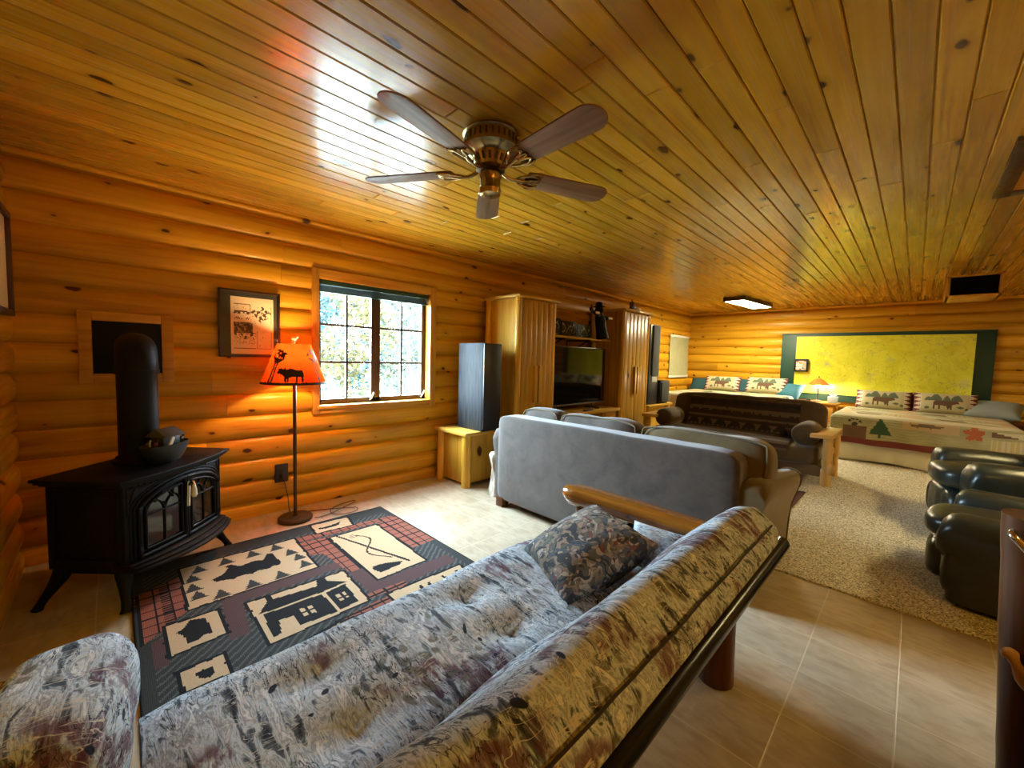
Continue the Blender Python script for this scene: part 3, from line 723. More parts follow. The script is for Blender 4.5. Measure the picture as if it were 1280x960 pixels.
mb = MB(); mb.bb((xf+.016, y0+.012, z0+.012), (xf+.018, y1-.012, z1-.012)); mb.build('glass', M['glass'], fr_)
# picture on the near wall, seen edge on at the far left
nf = thing('picture_frame', 'dark red picture frame seen edge on at the far left wall', 'picture', (-3.1, YN+.03, 1.42))
mb = MB(); z0, z1, x0, x1 = 1.43, 1.96, -3.36, -2.9
for a, b in (((x0, YN+.012, z0), (x0+.03, YN+.04, z1)), ((x1-.03, YN+.012, z0), (x1, YN+.04, z1)), ((x0, YN+.012, z0), (x1, YN+.04, z0+.03)), ((x0, YN+.012, z1-.03), (x1, YN+.04, z1))): mb.bb(a, b, bev=.003)
mb.build('frame', plain('red_brown_frame', (.07, .018, .010, 1), .4), nf)
mb = MB(); mb.bb((x0+.02, YN+.015, z0+.02), (x1-.02, YN+.022, z1-.02)); mb.build('print', M['paper'], nf)

# rug
RUG = {"bearpan":[[-2.933,0.257],[-2.925,0.853],[-2.443,0.839],[-2.438,0.242]],"bear":[[-2.681,0.365],[-2.707,0.422],[-2.769,0.455],[-2.797,0.444],[-2.81,0.473],[-2.75,0.513],[-2.766,0.588],[-2.74,0.629],[-2.816,0.667],[-2.795,0.697],[-2.74,0.692],[-2.653,0.703],[-2.617,0.688],[-2.624,0.653],[-2.608,0.633],[-2.625,0.573],[-2.605,0.545],[-2.626,0.512],[-2.627,0.482],[-2.611,0.457],[-2.634,0.417],[-2.636,0.382]],"cabpan":[[-2.308,0.458],[-2.29,0.934],[-1.927,0.915],[-1.909,0.466]],"cabroof":[[-2.167,0.477],[-2.258,0.532],[-2.311,0.534],[-2.302,0.564],[-2.26,0.561],[-2.234,0.767],[-2.3,0.786],[-2.301,0.832],[-2.254,0.827],[-2.172,0.904],[-2.158,0.772]],"cabwall":[[-2.154,0.491],[-2.143,0.759],[-1.939,0.768],[-1.953,0.593],[-2.049,0.595],[-2.057,0.536],[-1.95,0.518],[-1.947,0.482]],"cabside":[[-2.141,0.782],[-2.157,0.888],[-1.951,0.876],[-1.947,0.779]],"win1":[[-2.083,0.629],[-2.079,0.69],[-2.004,0.69],[-2.009,0.629]],"win2":[[-2.086,0.81],[-2.086,0.859],[-2.02,0.853],[-2.017,0.804]],"moosepan":[[-2.351,0.151],[-2.341,0.337],[-2.121,0.338],[-2.104,0.148]],"moose":[[-2.265,0.177],[-2.286,0.206],[-2.337,0.231],[-2.313,0.284],[-2.249,0.293],[-2.159,0.298],[-2.174,0.266],[-2.144,0.24],[-2.152,0.203],[-2.221,0.2]],"leafpan":[[-1.969,0.16],[-1.972,0.302],[-1.837,0.301],[-1.842,0.166]],"leaf":[[-1.922,0.203],[-1.93,0.229],[-1.921,0.258],[-1.884,0.262],[-1.864,0.245],[-1.874,0.217]],"fishpan":[[-2.778,1.041],[-2.778,1.378],[-2.09,1.359],[-2.077,1.047]],"fish":[[-2.228,1.077],[-2.224,1.125],[-2.216,1.161],[-2.17,1.252],[-2.143,1.215],[-2.137,1.141],[-2.136,1.09],[-2.183,1.075]],"rod":[[-2.777,1.078],[-2.777,1.093],[-2.148,1.294],[-2.138,1.277]],"canoepan":[[-3.073,1.017],[-3.058,1.272],[-2.896,1.244],[-2.912,1.001]],"canoe":[[-2.995,1.04],[-2.985,1.092],[-2.996,1.164],[-3.019,1.208],[-2.959,1.172],[-2.949,1.1],[-2.966,1.041]],"bootpan":[[-1.907,1.019],[-1.896,1.479],[-1.797,1.465],[-1.788,1.016]],"boot1":[[-1.87,1.177],[-1.866,1.195],[-1.792,1.187],[-1.799,1.166]],"boot2":[[-1.865,1.229],[-1.861,1.247],[-1.782,1.22],[-1.784,1.204]],"boot3":[[-1.868,1.321],[-1.864,1.341],[-1.783,1.347],[-1.789,1.331]],"boot4":[[-1.863,1.418],[-1.862,1.436],[-1.785,1.428],[-1.787,1.411]],"padpan":[[-1.846,0.731],[-1.818,0.938],[-1.753,0.971],[-1.786,0.452]],"red1":[[-2.749,0.054],[-2.836,0.241],[-2.438,0.242],[-2.248,0.058]],"red2":[[-2.83,0.863],[-2.802,1.05],[-2.251,1.03],[-2.256,0.957],[-2.585,0.926],[-2.614,0.851]],"red3":[[-2.789,1.383],[-2.832,1.588],[-2.292,1.59],[-2.278,1.383]],"red4":[[-2.933,0.865],[-2.864,1.552],[-2.803,1.546],[-2.839,0.866]],"red5":[[-1.987,0.909],[-1.963,1.144],[-1.918,1.137],[-1.934,0.927]],"red6":[[-1.87,0.69],[-1.896,1.031],[-1.806,1.027],[-1.83,0.944]],"pur1":[[-2.42,0.375],[-2.27,1.009],[-2.186,1.009],[-1.973,0.946],[-2.343,0.928],[-2.346,0.455],[-2.117,0.343],[-2.32,0.353]]}
def G(k): return RUG[k]
ru = thing('area_rug', 'charcoal and rust lodge rug with bear, cabin and fish panels', 'rug', (-1.95, .81, 0))
def wv(t, name, c, d):
    n = NT(name, .95, spec=.08); v_ = n.wave(n.co((1, 1, 1)), 55, 2.5, 2, 'Y' if d == 'y' else 'X'); nn = n.noise(n.co(), 120, 3)
    n.base(n.mix(n.mr(n.math('ADD', v_, n.math('MULTIPLY', nn, .6)), .3, 1.2, 0, .55), c, tuple([q*.35 for q in c[:3]]+[1]))); n.bump(nn, .4, .004); return n.m
rc = [wv(0, 'rug_charcoal', (.040, .042, .040, 1), 'y'), wv(0, 'rug_cream', (.50, .36, .21, 1), 'x'), wv(0, 'rug_black', (.014, .014, .014, 1), 'x'), wv(0, 'rug_rust', (.24, .085, .055, 1), 'y'), wv(0, 'rug_maroon', (.085, .048, .046, 1), 'y'), wv(0, 'rug_grey', (.085, .088, .082, 1), 'y')]
PAN = [('bearpan', ['bear']), ('cabpan', ['cabroof', 'cabwall', 'cabside']), ('moosepan', ['moose']), ('leafpan', ['leaf']), ('fishpan', ['fish', 'rod']), ('canoepan', ['canoe']), ('bootpan', ['boot1', 'boot2', 'boot3', 'boot4']), ('padpan', [])]
TR = [(-2.87, .33), (-2.88, .46), (-2.88, .60), (-2.88, .73), (-2.75, .78), (-2.65, .80), (-2.54, .80), (-2.50, .66), (-2.50, .52), (-2.50, .38), (-2.56, .29), (-2.66, .28), (-2.77, .29)]
def rugpat(u, v):
    x, y = -3.10+2.33*u, .05+1.52*v
    jx = x+.004*mnoise.noise(Vector((x*25, y*25, 1))); jy = y+.004*mnoise.noise(Vector((x*25, y*25, 7)))
    for pn, mot in PAN:
        if inpoly(jx, jy, G(pn)):
            for m_ in mot:
                if inpoly(x, y, G(m_)): 
                    if m_ == 'cabwall' and inpoly(x, y, G('win1')) or m_ == 'cabside' and inpoly(x, y, G('win2')): return 2 if (abs((x+2.043)) < .008 or abs(y-(.66 if m_ == 'cabwall' else .832)) < .007) else 1
                    return 2
            if pn == 'bearpan':
                for (tx, ty) in TR:
                    q = (x-tx)/.10+.5
                    if 0 < q < 1 and abs(y-ty) < .045*q*(.7+.3*((q*5) % 1)): return 0
            if pn == 'fishpan':
                s_ = y-1.19-.05*math.sin((x+2.7)*16)
                if -2.7 < x < -2.25 and abs(s_) < .006: return 2
                if math.hypot(x+2.70, y-1.17) < .03 and int((x*90)) % 2: return 2
            if pn == 'padpan' and abs(((x*1.2+y) % .14)-.07) < .008: return 2
            return 1
    for pn, mot in PAN:   # dark outline around each panel
        P = G(pn); cx = sum(p[0] for p in P)/4; cy = sum(p[1] for p in P)/4
        sx = 1-.014/max(abs(P[0][0]-cx), .05); sy = 1-.014/max(abs(P[0][1]-cy), .05)
        if inpoly(cx+(jx-cx)*sx, cy+(jy-cy)*sy, P): return 2
    for k in ('red1', 'red2', 'red3', 'red4', 'red5', 'red6'):
        if inpoly(jx, jy, G(k)):
            if (x % .075) < .010 or (y % .06) < .008: return 2
            if k == 'red1' and ((y % .15) < .035): return 2 if int(x*90) % 2 else 3
            return 3
    if x < -2.96 or y < .09 or y > 1.52: return 0
    if inpoly(jx, jy, [(-2.43, .37), (-2.43, 1.06), (-2.06, 1.05), (-2.06, 1.5), (-1.95, 1.5), (-1.93, .95), (-2.34, .95), (-2.34, .44), (-2.05, .42), (-2.05, .34)]): return 4
    if inpoly(jx, jy, [(-2.26, .06), (-2.05, .06), (-2.05, .14), (-2.26, .14)]): return 4
    return 5 if int((x*1.0+y*.9)*70) % 3 == 0 else 0
mb = MB(); mb.grid(333, 217, lambda u, v: Vector((-3.10+2.33*u, .05+1.52*v, .0105)), rugpat)
mb.bb((-3.103, .047, .001), (-.767, 1.573, .010), mi=2)
mb.build('rug', rc, None) if False else None
o = mb.build('pile', rc, ru)
mb = MB(); mb.tube([(-3.103, .047, .006), (-.767, .047, .006), (-.767, 1.573, .006), (-3.103, 1.573, .006)], .006, 6, closed=True); mb.build('bound_edge', rc[2], ru)
# ------------------------------------------------------------------ foreground log futon
fu = thing('futon_sofa', 'log armed futon in blue grey woodland print across the foreground', 'futon', (-.85, .86, 0))
FY0, FY1 = .025, 1.735
def slab(name, ax0, ax1, th, ybeg, yend, mat, par, seed=1, puff=.03, tufts=()):
    """mattress running along Y; ax0->ax1 is the section line in xz (bottom face), th its thickness vector"""
    a, b = Vector((ax0[0], 0, ax0[1])), Vector((ax1[0], 0, ax1[1])); d = b-a; nrm = Vector((th[0], 0, th[1])); L_ = d.length; T = nrm.length
    q = MB()
    def fn(p):
        return p
    bb_ = bmesh.new(); bmesh.ops.create_cube(bb_, size=2.0)
    bmesh.ops.subdivide_edges(bb_, edges=bb_.edges[:], cuts=23, use_grid_fill=True)
    for v in bb_.verts:
        p = v.co; m = (abs(p.x)**7+abs(p.y)**30+abs(p.z)**7)**(1/7.) if False else 1
        # round the section only
        sx, sz = p.x, p.z; mm = max(abs(sx), abs(sz)); qq = (abs(sx)**5+abs(sz)**5)**(1/5.)
        if qq > 0: sx, sz = sx*mm/qq, sz*mm/qq
        sy = p.y; e = max(0, abs(sy)-.90)/.10
        k = 1-.10*e*e
        sx2, sz2 = sx*(1-.03*e*e), sz*(1-.22*e*e)
        y = (ybeg+yend)/2+sy*(yend-ybeg)/2
        w_ = a+d*(sx2+1)/2+nrm*(sz2+1)/2
        n_ = mnoise.noise(Vector((w_.x*2.2, y*2.2, w_.z*2.2+seed)))*puff+mnoise.noise(Vector((w_.x*6, y*6, w_.z*6+seed)))*puff*.35
        top = max(0, sz)
        w_ += nrm.normalized()*n_*top
        for (ts, ty) in tufts:
            r_ = math.hypot(((sx+1)/2-ts)*L_, y-ty); w_ -= nrm.normalized()*.045*math.exp(-(r_/.055)**2)*top
        v.co = Vector((w_.x, y, w_.z))
    q.join(bb_); 
    return q.build(name, mat, par, sharp=60)
tf = [(.33, .35), (.33, .87), (.33, 1.4), (.72, .35), (.72, .87), (.72, 1.4)]
m1 = slab('seat_mattress', (-1.26, .265), (-.70, .265), (0, .175), FY0, FY1, M['futon'], fu, 3, .035, tf)
cx = Vector((-.772, .40)); dd = Vector((.335, .375)); nn_ = Vector((.158, -.128))
m2 = slab('back_mattress', (cx.x+nn_.x, cx.y+nn_.y), (cx.x+dd.x+nn_.x, cx.y+dd.y+nn_.y), (-nn_.x, -nn_.y), FY0-.02, FY1+.01, M['futon'], fu, 9, .03)
# piping seams along the top edge of the back
mb = MB(); tp0 = cx+dd
for f, w_ in ((.62, .003),):
    c = tp0+nn_*f+Vector((.012*math.sin(PI*min(f, .9)), .012)); mb.tube([(c.x+.005*mnoise.noise(Vector((k*.5, f, 1))), FY0+.03+(FY1-FY0-.10)*k/24, c.y+.006*mnoise.noise(Vector((k*.4, f, 5)))) for k in range(25)], w_, 6)
mb.build('piping', plain('dark_piping', (.018, .012, .012, 1), .8), m2)
for ts, ty in tf:
    mb = MB(); mb.sphere((-1.26+.56*ts, ty, .40), .016, 10, sc=(1, 1, .4)); mb.build('button', M['futon'], m1)
mb = MB(); mb.tube([(-.312, -.03, .622), (-.312, 1.745, .622)], .027, 18); mb.build('back_rail', M['blackmetal'], fu)
mb = MB(); mb.box((-.352, .86, .60), (.012, 1.76, .075), rot=ry(R(52)), bev=.003); mb.tube([(-.40, -.02, .50), (-.40, 1.74, .50)], .014, 10)
mb.tube([(-.62, -.02, .26), (-.62, 1.74, .26)], .018, 10); mb.tube([(-1.24, -.02, .25), (-1.24, 1.74, .25)], .018, 10)
for k in range(14):
    y = .06+1.62*k/13; mb.tube([(-1.24, y, .254), (-.62, y, .254)], .005, 6); mb.tube([(-.62, y, .26), (-.345, y, .585)], .005, 6)
mb.build('metal_deck', M['blackmetal'], fu)
for y in (FY1-.02, FY0-.045):
    mb = MB(); mb.tube([(-.325, y, .63), (-.44, y, .42), (-.60, y, .27), (-1.24, y, .25)], .016, 10); mb.build('side_frame', M['blackmetal'], fu)
def arm(y, s):
    mb = MB(); n = 20; P = []; Rr = []
    for k in range(n+1):
        t_ = k/n; e = min(1, .55+.45*math.sqrt(max(0, 1-(1-min(1, t_/.06))**2))); e2 = min(1, .6+.4*math.sqrt(max(0, 1-(1-min(1, (1-t_)/.06))**2)))
        P.append((-1.335+.99*t_, y+.008*math.sin(t_*5), .552+.01*t_)); Rr.append(.066*min(e, e2))
    b_ = MB(); b_.tube(P, Rr, 22)
    for v in b_.bm.verts:    # half log: flat cut upper face
        zc = .552; dz = v.co.z-zc; dy = v.co.y-y
        v.co.y = y+dy*1.18
        if dz > .034: v.co.z = zc+.034+(dz-.034)*.18
    a_ = b_.build('arm_log', M['armlog'], fu, sharp=50)
    mb.tube([(-1.30, y, .27), (-.50, y, .27)], [.05, .055], 16); mb.build('lower_log', M['armlog'], fu)
    for x in (-1.12, -.93, -.74):
        q = MB(); q.lathe([(.012, 0), (.012, .07), (.016, .10), (.012, .12), (.014, .16), (.028, .18), (.03, .195), (.022, .212), (.016, .225)], (x, y, .285), 14); q.build('spindle', M['blackmetal'], fu)
    q = MB(); q.tube([(-1.20, y+.005, .02), (-1.20, y, .30), (-1.22, y, .52)], [.055, .052, .045], 16); q.wobble(.004, 9); q.build('front_post', M['redwood'], fu)
    q = MB(); q.tube([(-.50, y-.07*s, .0), (-.502, y-.07*s, .2), (-.50, y-.07*s, .34), (-.50, y-.05*s, .515)], [.068, .066, .065, .055], 18); q.wobble(.005, 8, 2); q.build('rear_post', M['redwood'], fu)
arm(1.79, 1); arm(-.235, -1)
mb = MB(); mb.tube([(-.425, 1.70, .40), (-.42, 1.70, .33)], .008, 8); mb.build('bolt', M['chrome'], fu)

def pillow(name, label, c, d, rot, mat, group=None, q=2.6, puff=.9, seed=0, cat='pillow', parts=None):
    """throw pillow lying in its local xy plane, thickness z"""
    t_ = None
    mb = MB(); n = 14; bm = mb.bm
    b_ = bmesh.new(); bmesh.ops.create_cube(b_, size=2.0); bmesh.ops.subdivide_edges(b_, edges=b_.edges[:], cuts=n, use_grid_fill=True)
    for v in b_.verts:
        x, y, z = v.co
        ex = (1-abs(x)**2.4)*(1-abs(y)**2.4)
        pin = 1-.06*(1-abs(y)**2)*(abs(x)) ; pin2 = 1-.06*(1-abs(x)**2)*abs(y)
        zz = z*(.10+.90*max(0, ex)**.45)
        nz = mnoise.noise(Vector((x*1.6, y*1.6, z+seed)))*.12
        v.co = Vector((x*pin*d[0]/2, y*pin2*d[1]/2, (zz+nz*max(0, ex)**.5*abs(z))*d[2]/2))
    mb.join(b_); mb.bm.transform(Matrix.Translation(c) @ rot.to_4x4())
    o = mb.build(name, mat, None, sharp=70)
    return tag(o, label, cat, group) if label else o
pillow('throw_pillow', 'leaf print throw pillow leaning on far log arm of foreground futon', (-.915, 1.36, .505), (.42, .42, .19), rz(R(-24)) @ rx(R(24)), M['leafpillow'], 'futon pillows')
pillow('throw_pillow', 'blue grey woodland pillow tucked behind leaf print pillow', (-.70, 1.64, .475), (.32, .20, .13), rz(R(6)) @ rx(R(50)), M['futon'], 'futon pillows', seed=4)
# bolster at the near end
mb = MB(); mb.blob((0, 0, 0), (.46, .245, .26), 3.2, 16, fn=lambda p: p)
mb.bm.transform(Matrix.Translation((-1.185, -.105, .475)) @ rz(R(-7)).to_4x4()); mb.wobble(.018, 7, 3)
tag(mb.build('throw_pillow', M['futon'], None, sharp=70), 'plump woodland print pillow at the near end of foreground futon', 'pillow', 'futon pillows')

# ------------------------------------------------------------------ sofa seen from behind
so = thing('sofa', 'long grey brown microfibre sofa seen from behind', 'sofa', (-1.5, 2.8, 0))
SX0, SX1, SY = -2.515, -.625, 2.35
mb = MB(); mb.blob(((SX0+SX1)/2, SY+.085, .43), (SX1-SX0, .17, .74), 16, 26)
for v in mb.bm.verts:
    if v.co.z > .62: v.co.z += .02*math.sin((v.co.x-SX0)/(SX1-SX0)*PI)*0+.006*mnoise.noise(v.co*4)
mb.build('back_frame', M['suede'], so, sharp=50)
mb = MB(); mb.blob(((SX0+SX1)/2, SY+.50, .26), (SX1-SX0-.1, .84, .30), 14, 10); mb.build('seat_base', M['suede'], so, sharp=50)
def sarm(x0, x1, sgn):
    mb = MB(); n = 16
    # section in xz, flaring outwards at the top, swept in y
    xi = x0 if sgn > 0 else x1; xo = x1 if sgn > 0 else x0
    W = abs(xo-xi)
    sec = [(0, .07), (W*.62, .07), (W*.66, .25), (W*.74, .42), (W*.90, .52), (W, .575), (W*1.0, .625), (W*.86, .66), (W*.58, .668), (W*.30, .655), (W*.08, .62), (0, .56)]
    ys = [SY+.02, SY+.05, SY+.2, SY+.5, SY+.85, SY+.93, SY+.96]; sc = [.93, 1, 1, .99, .95, .93, .86]
    rows = []
    for y, k in zip(ys, sc):
        dz = -.05*max(0, (y-SY-.2))/.7
        rows.append([mb.bm.verts.new((xi+sgn*a*k, y, .07+(b-.07)*k+(dz if b > .4 else 0))) for a, b in sec])
    m = len(sec)
    for r0, r1 in zip(rows, rows[1:]):
        for j in range(m): mb.bm.faces.new((r0[j], r0[(j+1) % m], r1[(j+1) % m], r1[j]))
    mb.bm.faces.new(rows[0][::-1]); mb.bm.faces.new(rows[-1])
    bmesh.ops.subdivide_edges(mb.bm, edges=mb.bm.edges[:], cuts=1, smooth=.6)
    o = mb.build('arm', M['suede'] if sgn < 0 else M['suede_tan'], so, sharp=55)
    q = MB(); q.tube(smooth([(xi+sgn*a*.935, SY+.955, .07+(b-.07)*.93-(.05 if b > .4 else 0)) for a, b in sec[1:11]], 4), .006, 6); q.build('welt', M['suede_tan'], o)
sarm(-2.585, -2.42, -1) if False else None
sarm(-2.60, -2.46, -1); sarm(-.66, -.495, 1)
cu = [(-2.385, -1.98), (-1.975, -1.30), (-1.29, -.52)]
for k, (a, b) in enumerate(cu):
    mb = MB(); L_ = b-a
    mb.blob(((a+b)/2, SY+.245, .68), (L_, .21, .37), 5, 16, rot=rx(R(-8))); mb.wobble(.016, 4.5, k); c_ = mb.build('back_cushion', M['suede'] if k < 2 else M['suede_tan'], so, sharp=60)
    q = MB(); q.tube(smooth([(a+.03, SY+.155, .62), (a+.02, SY+.165, .80), (a+.07, SY+.175, .850), ((a+b)/2, SY+.18, .862), (b-.07, SY+.175, .852), (b-.02, SY+.165, .80), (b-.03, SY+.155, .62)], 5), .006, 6); q.build('welt', M['suede_tan'], c_)
for k in range(3):
    a = -2.44+.605*k; mb = MB(); mb.blob((a+.30, SY+.60, .45), (.60, .66, .17), 6, 12); mb.build('seat_cushion', M['suede_tan'], so, sharp=60)
for x, y in ((-2.475, SY+.04), (-.655, SY+.04), (-2.475, SY+.88), (-.655, SY+.88)):
    mb = MB(); zb = 0 if y < 2.85 else .012
    mb.prism([(-.04, -.04), (.04, -.04), (.04, .04), (-.04, .04)], .085, Matrix.Translation((x, y, zb)), bev=.005); mb.build('foot', M['redwood'], so)
pillow('throw_pillow', 'small brown pillow peeping past the right end of the grey sofa', (-.67, SY+.40, .665), (.26, .26, .11), rz(R(70)) @ rx(R(75)), M['suede_tan'], None)
# driftwood stump
du = MB(); rr = random.Random(4)
du.lathe([(.0, 0), (.085, 0), (.078, .05), (.060, .14), (.062, .24), (.075, .32), (.088, .37), (.085, .395), (0, .40)], (-2.705, 2.555, 0), 26)
for v in du.bm.verts:
    a = math.atan2(v.co.y-2.555, v.co.x+2.705); k = 1+.16*math.sin(a*5+v.co.z*9)+.10*math.sin(a*9-v.co.z*14)
    if .02 < v.co.z < .39: v.co.x = -2.705+(v.co.x+2.705)*k; v.co.y = 2.555+(v.co.y-2.555)*k
dw = NT('weathered_driftwood', .7); dw.base(dw.ramp(dw.noise(dw.co((9, 9, 1.6)), 3, 5, .65), [(.3, (.10, .075, .05, 1)), (.5, (.40, .34, .27, 1)), (.7, (.66, .60, .52, 1))])); dw.bump(dw.noise(dw.co((30, 30, 4)), 2, 3), .5, .01)
tag(du.build('driftwood_stump', dw.m, None, sharp=60), 'gnarled pale driftwood stump at the left end of the grey sofa', 'stump')

# ------------------------------------------------------------------ red rug by the sofa end
t = NT('maroon_patterned_rug', .95, spec=.1); e = t.vor(t.co((1, 1.6, 1)), 9, 'DISTANCE_TO_EDGE'); c = t.mix(t.mr(e, .05, .09, 1, 0), (.085, .022, .016, 1), (.30, .22, .14, 1)); t.base(c)
rr2 = thing('area_rug', 'maroon patterned rug on the carpet beyond the grey sofa', 'rug', (-1.5, 4.3, .012))
mb = MB(); mb.bb((-2.3, 3.85, .013), (-.80, 4.86, .022)); mb.build('pile', t.m, rr2)
mb = MB()
for a, b in (((-2.3, 3.85), (-.705, 3.90)), ((-2.3, 4.85), (-.705, 4.91)), ((-.80, 3.85), (-.705, 4.91))): mb.bb((a[0], a[1], .013), (b[0], b[1], .024), bev=.003)
mb.build('border', plain('maroon_border', (.075, .016, .012, 1), .9), rr2)

# ------------------------------------------------------------------ far log futon with a bear throw
f2 = thing('futon_sofa', 'brown log framed futon with bear throw in front of the beds', 'futon', (-1.62, 5.7, .012))
A0, A1 = -2.69, -.56
for s, x0, x1 in ((0, A0, A0+.20), (1, A1-.20, A1)):
    mb = MB(); mb.prism([(x0, 5.29), (x1-.01, 5.31), (x1, 5.7), (x1-.004, 6.07), (x0+.01, 6.06), (x0-.004, 5.7)], .042, Matrix.Translation((0, 0, .522)), bev=.006); mb.build('arm_board', M['palelog_x'], f2)
    for y, r_ in ((5.37, .045), (5.97, .042)):
        q = MB(); xm = (x0+x1)/2+(.05 if s else -.05)
        P = [(xm, y, .012+.51*k/10) for k in range(11)]; q.tube(P, [r_*(1+.22*mnoise.noise(Vector((k*.9, y, s)))) for k in range(11)], 16)
        if s and y < 5.5:
            q.blob((xm+.035, y-.01, .20), (.08, .08, .13), 2.2, 6); q.blob((xm+.03, y+.02, .40), (.06, .07, .09), 2.2, 6)
        q.wobble(.006, 12, s); q.build('post', M['palelog'], f2, sharp=60)
mb = MB(); mb.bb((A0+.1, 5.36, .10), (A1-.1, 5.42, .22), bev=.01); mb.bb((A0+.1, 5.95, .10), (A1-.1, 6.0, .22), bev=.01); mb.bb((A0+.1, 5.42, .18), (A1-.1, 5.95, .21)); mb.build('base_rail', plain('dark_stained_pine', (.10, .06, .025, 1), .5), f2)
mb = MB(); mb.blob((-1.62, 5.68, .31), (1.86, .80, .22), 7, 14); mb.wobble(.012, 4, 2); mb.build('seat_mattress', M['brownsuede'], f2, sharp=60)
mb = MB(); mb.blob((-1.60, 6.0, .60), (1.80, .22, .54), 7, 16, rot=rx(R(-12))); mb.wobble(.012, 4, 6); mb.build('back_mattress', M['brownsuede'], f2, sharp=60)
# throw: back drop and seat part in one cloth, with stripes and a row of bears
bear = [(-.5, .05), (-.5, .30), (-.55, .42), (-.48, .50), (-.40, .52), (-.35, .62), (-.1, .70), (.2, .68), (.42, .56), (.5, .40), (.48, .05), (.34, .05), (.33, .24), (.15, .26), (.13, .05), (-.02, .05), (-.04, .26), (-.25, .26), (-.27, .05), (-.38, .05), (-.39, .22), (-.42, .05)]
tb = [plain('throw_dark_brown', (.026, .013, .009, 1), .95), plain('throw_tan', (.105, .072, .042, 1), .95), plain('throw_black', (.012, .009, .008, 1), .95), plain('throw_maroon', (.060, .020, .016, 1), .95)]
def thpat(u, v):   # v 0 at back top .. 1 at the seat front
    if v < .60:
        w_ = v/.60; x = u*9.0; n = mnoise.noise(Vector((u*30, v*30, 2)))*.006
        if w_ < .06: return 3
        for c_, h_ in ((.20, .014), (.28, .014), (.44, .018), (.53, .014), (.84, .012)):
            if abs(w_+n-c_) < h_: return 1
        if .30 < w_ < .42:
            d = ((x+.5) % 1)-.5
            return 2 if abs(w_-.36) < .035*(1-abs(d)*1.9) else 0
        if .56 < w_ < .80:
            xx = (u*7.5) % 1-.5; yy = (.80-w_)/.24*.8
            if inpoly(xx*1.15, yy, bear): return 2
            return 1 if abs(w_-.68) < .08 and n > -.003 else 0
        return 3 if w_ > .9 else 0
    if v > .94: return 1
    if v > .90: return 3
    w_ = (v-.6)/.3; return 1 if w_ % .34 < .12 else (2 if w_ % .34 < .2 and int(u*30) % 3 else 0)
def thpos(u, v):
    x = -2.255+1.30*u+.006*mnoise.noise(Vector((u*3, v*4, 1)))
    path = [(6.05, .842), (5.99, .855), (5.925, .80), (5.86, .60), (5.815, .47), (5.78, .43), (5.6, .434), (5.40, .428), (5.285, .42), (5.262, .38), (5.262, .34)]
    s_ = v*(len(path)-1); i = min(len(path)-2, int(s_)); f = s_-i
    y = path[i][0]*(1-f)+path[i+1][0]*f; z = path[i][1]*(1-f)+path[i+1][1]*f
    w_ = .006*mnoise.noise(Vector((x*5, y*5, z*5)))
    return Vector((x, y-abs(w_)-.006, z+abs(w_)+.004))
mb = MB(); mb.grid(170, 100, thpos, thpat)
bw = mb.build('bear_throw', tb, None, sharp=80); tag(bw, 'dark patterned bear throw spread over the brown log futon', 'blanket')
for sx, lb in ((-1, 'rolled brown bolster at the left arm of the brown log futon'), (1, 'rolled brown bolster at the right arm of the brown log futon')):
    mb = MB(); xb = -2.43 if sx < 0 else -.83
    mb.lathe([(0, -.24), (.05, -.245), (.10, -.23), (.125, -.19), (.13, 0), (.125, .19), (.10, .23), (.05, .245), (0, .24)], (xb, 5.63, .525), 28, M=rx(PI/2)); mb.wobble(.008, 8, sx+3)
    tag(mb.build('bolster', M['brownsuede'], None, sharp=60), lb, 'pillow', 'bolsters on the brown futon')

